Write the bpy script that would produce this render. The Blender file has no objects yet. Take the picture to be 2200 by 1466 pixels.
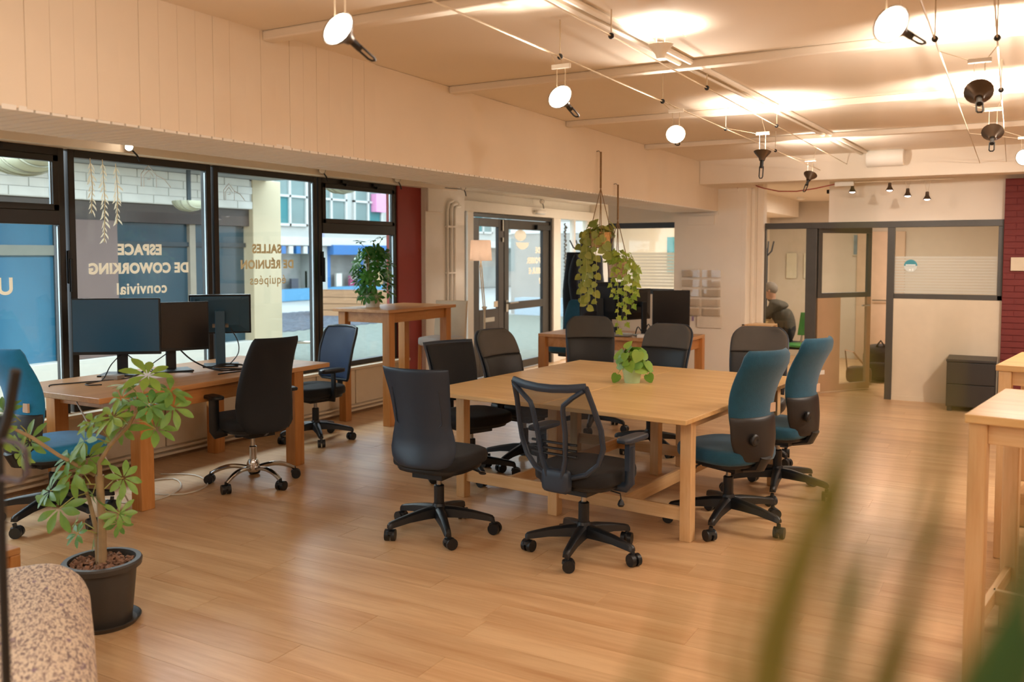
import bpy, math, random
from math import sin, cos, pi, radians as R, sqrt
from mathutils import Vector, Matrix
S = bpy.context.scene
COL = S.collection
rnd = random.Random(7)
# ------------------------------------------------------------------ camera, world, light, exposure
cd = bpy.data.cameras.new('camera'); cam = bpy.data.objects.new('camera', cd); COL.objects.link(cam)
cd.sensor_width = 36.0; cd.lens = 36.0 * 1900 / 2200
cd.shift_y = -(733 - 655.2) / 2200
cam.location = (0, 0, 1.63); cam.rotation_euler = (R(90 - 3.26), 0, R(29.5))
cd.clip_start = 0.05; cd.clip_end = 200
cd.dof.use_dof = True; cd.dof.focus_distance = 5.4; cd.dof.aperture_fstop = 2.4
S.camera = cam
W = bpy.data.worlds.new('sky'); S.world = W; W.use_nodes = True
bg = W.node_tree.nodes['Background']; bg.inputs[0].default_value = (0.74, 0.88, 1.0, 1); bg.inputs[1].default_value = 4.0
S.view_settings.view_transform = 'Standard'; S.view_settings.look = 'None'
S.view_settings.gamma = 1.0; S.view_settings.use_curve_mapping = False
S.view_settings.exposure = 0.42
WARM = (1.0, 0.89, 0.775)
LAMPW = 1.5      # multiplier for all cable lamps
def lamp(kind, name, loc, watts, aim=None, size=0.05, col=WARM, angle=100, blend=0.8):
    d = bpy.data.lights.new(name, kind); d.energy = watts; d.color = col
    if kind == 'SPOT': d.spot_size = R(angle); d.spot_blend = blend; d.shadow_soft_size = size
    elif kind == 'POINT': d.shadow_soft_size = size
    else: d.shape = 'RECTANGLE'; d.size = size; d.size_y = size
    o = bpy.data.objects.new(name, d); COL.objects.link(o); o.location = loc
    if aim is not None: o.rotation_euler = (-Vector(aim)).to_track_quat('Z', 'Y').to_euler()
    return o
# added fill panels under the ceilings, out of view, brightening room and far office
def fill_panel(name, loc, sx, sy, watts, col=WARM):
    d = bpy.data.lights.new(name, 'AREA'); d.shape = 'RECTANGLE'; d.size = sx; d.size_y = sy; d.energy = watts; d.color = col
    o = bpy.data.objects.new(name, d); COL.objects.link(o); o.location = loc
    return o
fill_panel('room_fill_light', (1.3, 2.2, 2.62), 1.2, 1.2, 30)
fill_panel('room_fill_light', (1.3, 6.4, 2.62), 1.2, 1.2, 80)
fill_panel('room_fill_light', (-1.4, -0.9, 2.62), 1.2, 1.2, 45)
fill_panel('far_office_fill_light', (-1.6, 12.6, 2.44), 1.0, 1.0, 50)
fill_panel('far_office_fill_light', (-4.2, 11.9, 2.40), 0.8, 0.8, 40)
# ------------------------------------------------------------------ materials
def C(h):
    h = h.lstrip('#'); o = []
    for i in (0, 2, 4):
        c = int(h[i:i+2], 16) / 255; o.append(c / 12.92 if c <= .04045 else ((c + .055) / 1.055) ** 2.4)
    return (o[0], o[1], o[2], 1)
MATS = {}
def nodes(name):
    m = bpy.data.materials.new(name); m.use_nodes = True; nt = m.node_tree
    return m, nt, nt.nodes['Principled BSDF']
def N(nt, t, **k):
    n = nt.nodes.new(t)
    for a, b in k.items(): setattr(n, a, b)
    return n
def mat(name, col, rough=.5, metal=0, var=.06, scale=8, bump=0, bscale=60, spec=.5, emit=0, trans=0, sheen=0):
    if name in MATS: return MATS[name]
    m, nt, p = nodes(name); L = nt.links
    c = C(col) if isinstance(col, str) else tuple(col) + (1,)
    p.inputs['Roughness'].default_value = rough; p.inputs['Metallic'].default_value = metal
    p.inputs['Specular IOR Level'].default_value = spec
    if sheen: p.inputs['Sheen Weight'].default_value = sheen
    tc = N(nt, 'ShaderNodeTexCoord')
    if var:
        nz = N(nt, 'ShaderNodeTexNoise'); nz.inputs['Scale'].default_value = scale; nz.inputs['Detail'].default_value = 4
        L.new(tc.outputs['Object'], nz.inputs['Vector'])
        mr = N(nt, 'ShaderNodeMapRange'); mr.inputs[3].default_value = 1 - var * 2; mr.inputs[4].default_value = 1 + var * 2
        L.new(nz.outputs['Fac'], mr.inputs[0])
        mx = N(nt, 'ShaderNodeMix', data_type='RGBA', blend_type='MULTIPLY'); mx.inputs[0].default_value = 1; mx.inputs[6].default_value = c
        L.new(mr.outputs[0], mx.inputs[7]); L.new(mx.outputs[2], p.inputs['Base Color'])
    else: p.inputs['Base Color'].default_value = c
    if bump:
        n2 = N(nt, 'ShaderNodeTexNoise'); n2.inputs['Scale'].default_value = bscale; n2.inputs['Detail'].default_value = 3
        L.new(tc.outputs['Object'], n2.inputs['Vector'])
        b = N(nt, 'ShaderNodeBump'); b.inputs['Strength'].default_value = bump; b.inputs['Distance'].default_value = .01
        L.new(n2.outputs['Fac'], b.inputs['Height']); L.new(b.outputs[0], p.inputs['Normal'])
    if emit: p.inputs['Emission Color'].default_value = c; p.inputs['Emission Strength'].default_value = emit
    MATS[name] = m; return m
def wood(name, c1, c2, axis=0, rough=.38, fine=14, rv=.10, spec=.4, coat=0):
    m, nt, p = nodes(name); L = nt.links
    tc = N(nt, 'ShaderNodeTexCoord'); oi = N(nt, 'ShaderNodeObjectInfo')
    add = N(nt, 'ShaderNodeVectorMath', operation='MULTIPLY_ADD'); add.inputs[1].default_value = (37, 53, 29)
    cmb = N(nt, 'ShaderNodeCombineXYZ')
    for i in range(3): L.new(oi.outputs['Random'], cmb.inputs[i])
    L.new(cmb.outputs[0], add.inputs[0]); L.new(tc.outputs['Object'], add.inputs[2])
    sc = [fine] * 3; sc[axis] = fine * .09
    mp = N(nt, 'ShaderNodeMapping'); mp.inputs['Scale'].default_value = sc; L.new(add.outputs[0], mp.inputs[0])
    n1 = N(nt, 'ShaderNodeTexNoise'); n1.inputs['Scale'].default_value = 1; n1.inputs['Detail'].default_value = 6; n1.inputs['Roughness'].default_value = .62; n1.inputs['Distortion'].default_value = .6
    L.new(mp.outputs[0], n1.inputs['Vector'])
    sc2 = [fine * 7] * 3; sc2[axis] = fine * .35
    mp2 = N(nt, 'ShaderNodeMapping'); mp2.inputs['Scale'].default_value = sc2; L.new(add.outputs[0], mp2.inputs[0])
    n2 = N(nt, 'ShaderNodeTexNoise'); n2.inputs['Scale'].default_value = 1; n2.inputs['Detail'].default_value = 3; L.new(mp2.outputs[0], n2.inputs['Vector'])
    mm = N(nt, 'ShaderNodeMath', operation='MULTIPLY_ADD'); mm.inputs[1].default_value = .35
    L.new(n2.outputs['Fac'], mm.inputs[0]); L.new(n1.outputs['Fac'], mm.inputs[2])
    cr = N(nt, 'ShaderNodeValToRGB'); cr.color_ramp.elements[0].position = .42; cr.color_ramp.elements[1].position = .86
    cr.color_ramp.elements[0].color = C(c2); cr.color_ramp.elements[1].color = C(c1); L.new(mm.outputs[0], cr.inputs[0])
    mr = N(nt, 'ShaderNodeMapRange'); mr.inputs[3].default_value = 1 - rv; mr.inputs[4].default_value = 1 + rv; L.new(oi.outputs['Random'], mr.inputs[0])
    mx = N(nt, 'ShaderNodeMix', data_type='RGBA', blend_type='MULTIPLY'); mx.inputs[0].default_value = 1
    L.new(cr.outputs[0], mx.inputs[6]); L.new(mr.outputs[0], mx.inputs[7]); L.new(mx.outputs[2], p.inputs['Base Color'])
    p.inputs['Roughness'].default_value = rough; p.inputs['Specular IOR Level'].default_value = spec
    b = N(nt, 'ShaderNodeBump'); b.inputs['Strength'].default_value = .08; b.inputs['Distance'].default_value = .004
    L.new(mm.outputs[0], b.inputs['Height']); L.new(b.outputs[0], p.inputs['Normal'])
    return m
def glass(name, tint=(.95, .98, .98), refl=1.0, haze=0, hcol=(.8, .8, .8)):
    m, nt, p = nodes(name); L = nt.links; nt.nodes.remove(p); out = nt.nodes['Material Output']
    t = N(nt, 'ShaderNodeBsdfTransparent'); t.inputs[0].default_value = tint + (1,)
    g = N(nt, 'ShaderNodeBsdfGlossy'); g.inputs['Roughness'].default_value = .02
    f = N(nt, 'ShaderNodeLayerWeight'); f.inputs[0].default_value = .5
    pw = N(nt, 'ShaderNodeMath', operation='POWER'); pw.inputs[1].default_value = 5; L.new(f.outputs['Facing'], pw.inputs[0])
    mu = N(nt, 'ShaderNodeMath', operation='MULTIPLY_ADD'); mu.inputs[1].default_value = .9 * refl; mu.inputs[2].default_value = .04 * refl; L.new(pw.outputs[0], mu.inputs[0])
    mx = N(nt, 'ShaderNodeMixShader'); L.new(mu.outputs[0], mx.inputs[0]); L.new(t.outputs[0], mx.inputs[1]); L.new(g.outputs[0], mx.inputs[2])
    last = mx
    if haze:
        d = N(nt, 'ShaderNodeBsdfDiffuse'); d.inputs[0].default_value = hcol + (1,)
        tr = N(nt, 'ShaderNodeBsdfTranslucent'); tr.inputs[0].default_value = hcol + (1,)
        ms = N(nt, 'ShaderNodeMixShader'); ms.inputs[0].default_value = .5; L.new(d.outputs[0], ms.inputs[1]); L.new(tr.outputs[0], ms.inputs[2])
        m2 = N(nt, 'ShaderNodeMixShader'); m2.inputs[0].default_value = haze; L.new(mx.outputs[0], m2.inputs[1]); L.new(ms.outputs[0], m2.inputs[2]); last = m2
    L.new(last.outputs[0], out.inputs[0]); return m
def leafmat(name, c1, c2, rough=.38):
    m, nt, p = nodes(name); L = nt.links
    oi = N(nt, 'ShaderNodeObjectInfo'); tc = N(nt, 'ShaderNodeTexCoord')
    nz = N(nt, 'ShaderNodeTexNoise'); nz.inputs['Scale'].default_value = 30; L.new(tc.outputs['Object'], nz.inputs[0])
    ad = N(nt, 'ShaderNodeMath', operation='MULTIPLY_ADD'); ad.inputs[1].default_value = .5; ad.inputs[2].default_value = -.1
    L.new(nz.outputs['Fac'], ad.inputs[0])
    a2 = N(nt, 'ShaderNodeMath', operation='MULTIPLY_ADD'); a2.inputs[1].default_value = .7; L.new(oi.outputs['Random'], a2.inputs[0]); L.new(ad.outputs[0], a2.inputs[2])
    mx = N(nt, 'ShaderNodeMix', data_type='RGBA'); mx.inputs[6].default_value = C(c1); mx.inputs[7].default_value = C(c2); L.new(a2.outputs[0], mx.inputs[0])
    L.new(mx.outputs[2], p.inputs['Base Color']); p.inputs['Roughness'].default_value = rough
    tl = N(nt, 'ShaderNodeBsdfTranslucent'); L.new(mx.outputs[2], tl.inputs[0])
    ms = N(nt, 'ShaderNodeMixShader'); ms.inputs[0].default_value = .3; L.new(p.outputs[0], ms.inputs[1]); L.new(tl.outputs[0], ms.inputs[2])
    L.new(ms.outputs[0], nt.nodes['Material Output'].inputs[0]); return m
def emis(name, col, s):
    m, nt, p = nodes(name); p.inputs['Base Color'].default_value = (0, 0, 0, 1)
    p.inputs['Emission Color'].default_value = tuple(col) + (1,); p.inputs['Emission Strength'].default_value = s; return m
# ------------------------------------------------------------------ mesh helpers
class MB:
    def __init__(s): s.v = []; s.f = []
    def add(s, vs, fs, M=None):
        n = len(s.v)
        s.v += [tuple(M @ Vector(v)) for v in vs] if M is not None else [tuple(v) for v in vs]
        s.f += [tuple(n + i for i in f) for f in fs]; return s
    def box(s, x0, y0, z0, x1, y1, z1, M=None):
        return s.add([(x0,y0,z0),(x1,y0,z0),(x1,y1,z0),(x0,y1,z0),(x0,y0,z1),(x1,y0,z1),(x1,y1,z1),(x0,y1,z1)],
            [(0,3,2,1),(4,5,6,7),(0,1,5,4),(1,2,6,5),(2,3,7,6),(3,0,4,7)], M)
    def rings(s, rs, cap=True, M=None, close=False):
        n = len(rs[0]); vs = [p for r in rs for p in r]; fs = []
        for k in range(len(rs) - 1 + (1 if close else 0)):
            a, b = k * n, ((k + 1) % len(rs)) * n
            for i in range(n): j = (i + 1) % n; fs.append((a+i, a+j, b+j, b+i))
        if cap and not close: fs += [tuple(range(n - 1, -1, -1)), tuple((len(rs)-1)*n + i for i in range(n))]
        return s.add(vs, fs, M)
    def tube(s, pts, r, n=8, cap=True, M=None, flat=None, close=False):
        pts = [Vector(p) for p in pts]; k = len(pts); rs = []
        rr = r if isinstance(r, (list, tuple)) else [r] * k
        up = None
        for i, p in enumerate(pts):
            if close: d = pts[(i+1) % k] - pts[i-1]
            else: d = (pts[min(i+1, k-1)] - pts[max(i-1, 0)])
            d.normalize()
            if up is None: up = Vector((0,0,1)) if abs(d.z) < .9 else Vector((0,1,0))
            a = d.cross(up); 
            if a.length < 1e-5: a = d.orthogonal()
            a.normalize(); b = a.cross(d); up = b
            fl = flat or (1, 1)
            rs.append([p + a * (cos(t) * rr[i] * fl[0]) + b * (sin(t) * rr[i] * fl[1]) for t in [2*pi*q/n + pi/n for q in range(n)]])
        return s.rings(rs, cap, M, close)
    def cyl(s, p0, p1, r0, r1=None, n=14, M=None): return s.tube([p0, p1], [r0, r0 if r1 is None else r1], n, True, M)
    def lathe(s, prof, n=20, c=(0,0,0), cap=True, M=None, sx=1, sy=1):
        return s.rings([[(c[0]+r*cos(2*pi*i/n)*sx, c[1]+r*sin(2*pi*i/n)*sy, c[2]+z) for i in range(n)] for r, z in prof], cap, M)
    def ball(s, c, r, n=12, m=8, M=None, sc=(1,1,1)):
        return s.rings([[(c[0]+r*sc[0]*sin(pi*(k+.02)/(m+.04))*cos(2*pi*i/n), c[1]+r*sc[1]*sin(pi*(k+.02)/(m+.04))*sin(2*pi*i/n), c[2]-r*sc[2]*cos(pi*(k+.02)/(m+.04))) for i in range(n)] for k in range(m+1)], True, M)
    def slab(s, c, w, d, h, e=4, n=28, rnd_=.35, M=None, dome=0):
        # rounded cushion: superellipse outline, soft top and bottom edges
        rs = []
        for t in (-1, -.94, -.75, -.4, .4, .75, .94, 1):
            k = 1 - rnd_ * (1 - sqrt(max(0, 1 - abs(t) ** 5))) * min(1, h / min(w, d) * 2)
            r_ = []
            for i in range(n):
                a = 2*pi*i/n; ca, sa = cos(a), sin(a)
                q = (abs(ca)**e + abs(sa)**e) ** (-1/e)
                r_.append((c[0] + ca*q*w/2*k, c[1] + sa*q*d/2*k, c[2] + t*h/2))
            rs.append(r_)
        s.rings(rs, True, M)
        return s
    def panel(s, wf, zf, yf, bow=.03, T=.03, nu=14, nv=16, pu=8, pv=10, M=None, skew=0):
        # curved chair back: wf(v) width, zf(v) height, yf(v) depth, sides wrapped forward by bow
        us = [-cos(pi*i/nu) for i in range(nu+1)]; vs = [(1-cos(pi*i/nv))/2 for i in range(nv+1)]
        F, B = [], []
        for v in vs:
            for u in us:
                x = u*wf(v)/2; y = yf(v) + bow*u*u; z = zf(v)
                t = T/2*sqrt(max(0, 1-abs(u)**pu))*sqrt(max(0, 1-abs(2*v-1)**pv))
                F.append((x, y+t, z)); B.append((x, y-t, z))
        n = nu+1; fs = []; o = len(F)
        for k in range(nv):
            for i in range(nu):
                a = k*n+i; fs.append((a, a+1, a+1+n, a+n)); fs.append((o+a, o+a+n, o+a+n+1, o+a+1))
        bd = list(range(nu)) + [k*n+nu for k in range(nv)] + [nv*n+i for i in range(nu, 0, -1)] + [k*n for k in range(nv, 0, -1)]
        for i in range(len(bd)): a, b = bd[i], bd[(i+1) % len(bd)]; fs.append((a, o+a, o+b, b))
        return s.add(F+B, fs, M)
    def prism(s, pts, d0, d1, M=None):
        n = len(pts); return s.rings([[(x, y, d0) for x, y in pts], [(x, y, d1) for x, y in pts]], True, M)
    def mesh(s, name, m, smooth=False, ang=40):
        me = bpy.data.meshes.new(name); me.from_pydata(s.v, [], s.f); me.validate()
        import bmesh
        b = bmesh.new(); b.from_mesh(me); bmesh.ops.recalc_face_normals(b, faces=b.faces); b.to_mesh(me); b.free()
        if m is not None: me.materials.append(m)
        if smooth:
            me.shade_smooth(); me.set_sharp_from_angle(angle=R(ang))
        return me
    def obj(s, name, m, parent=None, smooth=False, bev=0, loc=(0,0,0), rz=0, ang=40):
        return inst(name, s.mesh(name, m, smooth, ang), parent, loc, rz, bev)
def inst(name, me, parent=None, loc=(0,0,0), rz=0, bev=0, rot=None, scale=None):
    o = bpy.data.objects.new(name, me); COL.objects.link(o); o.location = loc
    o.rotation_euler = rot if rot is not None else (0, 0, rz)
    if scale is not None: o.scale = (scale,)*3 if not isinstance(scale, (tuple, list)) else scale
    if parent is not None: o.parent = parent
    if bev:
        b = o.modifiers.new('bevel', 'BEVEL'); b.width = bev; b.segments = 2; b.limit_method = 'ANGLE'; b.angle_limit = R(40)
    return o
def tag(o, label=None, cat=None, group=None, kind=None):
    if label: o['label'] = label
    if cat: o['category'] = cat
    if group: o['group'] = group
    if kind: o['kind'] = kind
    return o
def thing(name, label, cat, loc=(0,0,0), rz=0, group=None):
    o = bpy.data.objects.new(name, None); COL.objects.link(o); o.location = loc; o.rotation_euler = (0, 0, rz); o.empty_display_size = .1
    return tag(o, label, cat, group)
def setting(name, loc=(0,0,0), rz=0):
    o = bpy.data.objects.new(name, None); COL.objects.link(o); o.location = loc; o.rotation_euler = (0, 0, rz); o['kind'] = 'structure'; return o
def struct(name, mb, m, parent=None, bev=0, smooth=False):
    o = mb.obj(name, m, parent, smooth, bev)
    if parent is None: o['kind'] = 'structure'
    return o
def B(*a): return MB().box(*a)
KIDS = None
def copy_tree(root, label, loc, rz=None, group=None):
    def rec(o, par):
        c = o.copy(); COL.objects.link(c)
        if par is not None: c.parent = par
        for ch in o.children: rec(ch, c)
        return c
    c = rec(root, None); c.location = loc
    if rz is not None: c.rotation_euler = (0, 0, rz)
    c['label'] = label
    if group: c['group'] = group
    return c
def text_mesh(body, size, m, bold=.0, align='CENTER'):
    cu = bpy.data.curves.new('lettering', 'FONT'); cu.body = body; cu.size = size; cu.offset = bold; cu.align_x = align; cu.extrude = .0008; cu.space_character = 1.09
    o = bpy.data.objects.new('tmp', cu); COL.objects.link(o); bpy.context.view_layer.update()
    me = bpy.data.meshes.new_from_object(o.evaluated_get(bpy.context.evaluated_depsgraph_get()))
    bpy.data.objects.remove(o); me.materials.clear(); me.materials.append(m); return me
def place(o, X, Y, Z, loc):
    o.matrix_local = Matrix(((X[0],Y[0],Z[0],loc[0]),(X[1],Y[1],Z[1],loc[1]),(X[2],Y[2],Z[2],loc[2]),(0,0,0,1)))
# palette
WALL = mat('painted_wall', '#efe3d2', .75, var=.025, scale=3, bump=.03, bscale=120)
WHITE = mat('white_paint', '#f2ece2', .55, var=.02)
CEIL = mat('ceiling_paint', '#e9dccb', .8, var=.02, scale=2)
FRAME = mat('dark_window_frame', '#2a2622', .35, var=.1)
FRAMEG = mat('grey_window_frame', '#4a4640', .4, var=.08)
SEAL = mat('aluminium_seal', '#b9c4c9', .3, .6)
RED = mat('red_paint', '#9c3a34', .6, var=.05, scale=4)
GLASS = glass('window_glass'); GLASSI = glass('partition_glass', (.93, .95, .93), .8)
FROST = glass('frosted_band', (.9, .9, .88), .3, .62, (.80, .78, .72))
CREAM = mat('cream_panel', '#dccbb0', .6, var=.03)
FLOORM = wood('laminate_oak', '#dcb88c', '#bc8d60', 0, .32, 9, .055, .45)
OAK = wood('pale_birch', '#e4bf88', '#cd9f62', 0, .34, 10, .05)
OAKY = wood('pale_birch_leg', '#e2be8e', '#cb9d68', 2, .4, 12, .05)
OAKL = wood('pale_birch_rail', '#e2be8e', '#cb9d68', 0, .4, 12, .05)
HONEY = wood('honey_pine', '#cf9a66', '#b07642', 1, .36, 9, .05)
HONEYL = wood('honey_pine_leg', '#c58a50', '#a8692f', 2, .4, 12, .06)
HONEYR = wood('honey_pine_rail', '#c58a50', '#a8692f', 1, .4, 12, .06)
BLACK = mat('black_fabric', '#101114', .85, var=.12, scale=40, bump=.15, bscale=350, sheen=.03)
BLACKP = mat('black_plastic', '#0f1216', .42, var=.06, scale=12)
SHELL = mat('shell_plastic_painted_sheen', '#253242', .38, var=.05, bump=.04, bscale=250)  # blue daylight sheen painted into the base colour of the black plastic
LEATHER = mat('black_leather', '#131315', .5, var=.08, bump=.12, bscale=160)
LEATHERG = mat('charcoal_fabric', '#4d4740', .8, var=.08, bump=.1, bscale=300)
CHROME = mat('chrome', '#c9c9c9', .14, 1, var=0)
STEEL = mat('satin_steel', '#a7a49c', .3, 1, var=0)
TEAL = mat('teal_fabric', '#0c4c66', .85, var=.1, scale=30, bump=.25, bscale=260, sheen=.2)
TEALB = mat('bright_teal_fabric', '#0a7db2', .82, var=.08, scale=30, bump=.2, bscale=260, sheen=.2)
WIRE = mat('cable_black', '#121316', .5, var=0)
CORDW = mat('cord_white', '#d8cfc0', .5, var=0)
LIT = emis('lamp_glow', (1, .9, .75), 14)
# ------------------------------------------------------------------ floor, ceiling, walls
fl = struct('floor', B(-6.2, -3.2, -.12, 4.2, 16.2, -.002), FLOORM)
pm = B(-.6432, -.0967, -.006, .644, .0967, 0).mesh('plank', FLOORM)
y = 1.25; k = 0
while y < 10.72:
    x = -5.78 - rnd.random() * 1.25
    while x < .9:
        cx = x + .645
        if cx - .644 < -5.8:      # trimmed first plank
            w = cx + .644 + 5.8
            if w > .05: B(-5.8, y - .0967, -.006, -5.8 + w, y + .0967, 0).obj('plank', FLOORM, fl)
        elif y > 4.2 and cx < -5.9: pass
        else: inst('plank', pm, fl, (cx, y, 0))
        x += 1.29
    y += .195
struct('ceiling', B(-3.6, -3.2, 2.66, 4.2, 9.7, 2.8), CEIL)
struct('ceiling_far_office', B(-3.57, 9.8, 2.47, 4.2, 16.2, 2.6), CEIL)
struct('ceiling_window_bay', B(-6.15, -3.2, 2.47, -3.57, 13.4, 2.6), CEIL)
# boxed beam over the window bay: boarded face, slatted underside
fa = struct('wall_bulkhead', B(-3.555, -3.2, 2.20, -3.046, 10.3, 2.66), WALL)
BOARD = mat('cream_boards', '#ecdcc6', .6, var=.03, scale=3)
bm_ = B(-.014, -.0462, -.258, .006, .0462, .26).mesh('board', BOARD)
y = 1.2; 
while y < 3.9:
    inst('board', bm_, fa, (-3.046 + rnd.uniform(-.0015, .0015), y, 2.4)); y += .0935
B(-3.06, y - .047, 2.142, -3.04, 10.3, 2.658).obj('smooth_panel', BOARD, fa)
sl = B(-.265, -.0262, -.004, .265, .0262, .014).mesh('slat', WHITE)
y = 1.1
while y < 10.25:
    inst('slat', sl, fa, (-3.306, y, 2.136 + rnd.uniform(-.001, .001))); y += .0615
B(-3.575, -3.2, 2.136, -3.55, 10.3, 2.47).obj('rear_face', WALL, fa)
# window bay ceiling slats near the entrance
bay = setting('ceiling_slats')
sm = B(-1.22, -.05, 0, 1.22, .05, .02).mesh('slat', WHITE)
y = 8.2
while y < 13.2:
    inst('slat', sm, bay, (-4.83, y, 2.43 + rnd.uniform(-.002, .002))); y += .125
# ceiling battens
for i, y in enumerate((-.15, 1.45, 3.07, 4.62, 6.25, 7.93)):
    struct('trim_%d' % (i + 1), B(-3.04, y - .035, 2.615, 4.1, y + .035, 2.66), CEIL, None, .008)
for x_, y_, z_, w_ in ((1.3, 2.2, 2.66, .63), (1.3, 6.4, 2.66, .63), (-1.4, -.9, 2.66, .63), (-1.6, 12.6, 2.47, .53), (-4.2, 11.9, 2.43, .43)):  # made-up housings around the added fill panels
    MB().box(-w_, -w_, -.05, w_, -w_ + .03, 0).box(-w_, w_ - .03, -.05, w_, w_, 0).box(-w_, -w_, -.05, -w_ + .03, w_, 0).box(w_ - .03, -w_, -.05, w_, w_, 0).box(-w_, -w_, -.012, w_, w_, 0).obj('trim_light_panel', WHITE, None, loc=(x_, y_, z_))['kind'] = 'structure'
# far cross beam, panel wall, pillar
struct('beam', B(-3.04, 9.58, 2.40, 4.2, 9.84, 2.7), CEIL, None, .01)
struct('beam_return', B(-3.57, 9.84, 2.40, -2.58, 10.3, 2.62), CEIL)
pw = struct('wall_panel', B(-3.57, 10.3, 0, -2.76, 10.42, 2.47), WALL)
B(-3.565, 10.285, 2.095, -3.03, 10.3, 2.125).obj('panel_cap', WALL, pw)
B(-3.40, 10.28, 1.98, -3.08, 10.3, 2.09).obj('access_hatch', WALL, pw, bev=.003)
struct('pillar', MB().box(-2.765, 10.3, 0, -2.70, 10.75, 2.47).box(-2.70, 10.5, 0, -2.66, 10.75, 2.47).box(-2.66, 10.62, 0, -2.585, 10.78, 2.47), WALL, None, .008)
# enclosing walls off to the right, behind the camera and in the far rooms
struct('wall_right', B(4.0, -3.2, 0, 4.15, 16.2, 2.8), WALL)
struct('wall_back', B(-6.2, -3.3, 0, 4.2, -3.15, 2.8), WALL)
struct('wall_far', B(-3.6, 14.6, 0, 4.2, 14.75, 2.6), mat('far_wall', '#cfc3b2', .7, var=.03))
struct('wall_lounge', B(-6.2, 13.3, 0, -3.5, 13.42, 2.6), WALL)
struct('wall_between', B(-3.6, 11.6, 0, -3.45, 14.6, 2.6), WALL)
struct('wall_office_side', B(.35, 10.9, 0, .45, 14.6, 2.6), WALL)
# ------------------------------------------------------------------ glazed partition on the right
pt = setting('partition_office')
fr = MB()
fr.box(-2.585, 10.69, 1.93, -.09, 10.75, 2.0)
fr.box(-2.105, 10.68, 0, -1.985, 10.76, 1.93)
fr.box(-1.225, 10.68, 0, -1.15, 10.76, 1.93)
fr.box(-.14, 10.69, 1.14, -.09, 10.75, 1.93)
fr.box(-1.15, 10.69, 1.14, -.09, 10.75, 1.195)
fr.box(-2.6, 10.69, 0, -2.57, 10.75, 1.93)
fr.obj('frame', FRAMEG, pt, bev=.004)
B(-2.57, 10.715, 0, -2.105, 10.725, 1.93).obj('pane', GLASSI, pt)
B(-1.15, 10.715, 1.195, -.14, 10.725, 1.93).obj('pane', GLASSI, pt)
fb = MB()
z = 1.205
while z < 1.60:
    fb.box(-1.148, 10.708, z, -.142, 10.7125, z + .026); z += .0315
fb.obj('frosted_bands', FROST, pt)
B(-1.15, 10.695, 0, -.09, 10.745, 1.14).obj('lower_panel', CREAM, pt)
B(-1.15, 10.685, 0, -.09, 10.70, .05).obj('skirting', CREAM, pt)
B(-1.86, 10.70, 2.0, .3, 10.78, 2.47).obj('upper_panel', WALL, pt)
lg = MB().cyl((-.985, 10.704, 1.505), (-.985, 10.7075, 1.505), .068, n=28); lg.obj('round_sticker', mat('sticker_teal', '#3f8f9c', .5), pt)
MB().rings([[(-.985 + .068*cos(a), yy, 1.505 + .068*sin(a)) for a in [pi + pi*i/14 for i in range(15)]] for yy in (10.7005, 10.7035)]).obj('sticker_base', mat('sticker_pale', '#c9cfca', .5), pt)
MB().box(-1.035, 10.700, 1.508, -.935, 10.7035, 1.520).box(-1.0, 10.7, 1.45, -.98, 10.7035, 1.47).box(-.97, 10.7, 1.445, -.955, 10.7035, 1.475).obj('sticker_print', mat('sticker_white', '#e9ece8', .5), pt)
struct('trim_far_bulkhead', B(-3.45, 10.9, 2.22, -2.98, 14.5, 2.47), WALL)
# half open door leaf
dl = tag(thing('office_door', None, None, (-1.985, 10.74, 0), R(55)), None, None, None, 'structure'); dl.name = 'door_2'
f2 = MB().box(0, -.02, 1.93-.05, .85, .02, 1.95).box(0, -.02, 1.12, .06, .02, 1.88).box(.79, -.02, 1.12, .85, .02, 1.88).box(.06, -.02, 1.12, .79, .02, 1.18)
f2.obj('window_frame', FRAMEG, dl, bev=.004)
B(.06, -.004, 1.18, .79, .004, 1.88).obj('pane', GLASSI, dl)
TAND = mat('tan_door', '#b3926f', .5, var=.04)
B(0, -.02, .01, .36, .02, 1.12).obj('lower_panel', TAND, dl)
MB().box(.36, -.02, .01, .85, .02, .09).box(.79, -.02, .09, .85, .02, 1.12).obj('lower_rail', TAND, dl)
B(.36, -.004, .09, .79, .004, 1.12).obj('lower_pane', GLASSI, dl)
MB().cyl((.78, -.02, 1.02), (.78, -.07, 1.02), .011).tube([(.78, -.065, 1.02), (.66, -.065, 1.02)], .01).obj('handle', STEEL, dl, True)
B(.02, -.026, .22, .12, -.02, .27).obj('label_plate', WHITE, dl)
# brick wall at the right end
bw = struct('wall_brick', B(-.09, 10.62, 0, 2.2, 10.8, 2.42), mat('brick_mortar', '#7c2a26', .8, var=.05))
BR = mat('red_brick', '#742824', .7, var=.12, scale=9, bump=.15, bscale=60)
brm = B(-.105, -.012, 0, .105, .006, .058).mesh('brick', BR)
for r in range(37):
    for c in range(4):
        x = .02 + c * .216 + (.108 if r % 2 else 0)
        if r % 2 and c == 0: B(-.088, -.012, 0, .018, .006, .058).obj('brick', BR, bw, loc=(0, 10.62, .008 + r*.065))
        inst('brick', brm, bw, (x + rnd.uniform(-.001, .001), 10.62 + rnd.uniform(-.003, .003), .008 + r * .065))
tag(B(-.02, 10.575, 1.46, .14, 10.605, 1.60).obj('wall_switch_box', CREAM, bev=.004), 'small cream control box mounted on the red brick wall', 'switch box')
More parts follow.
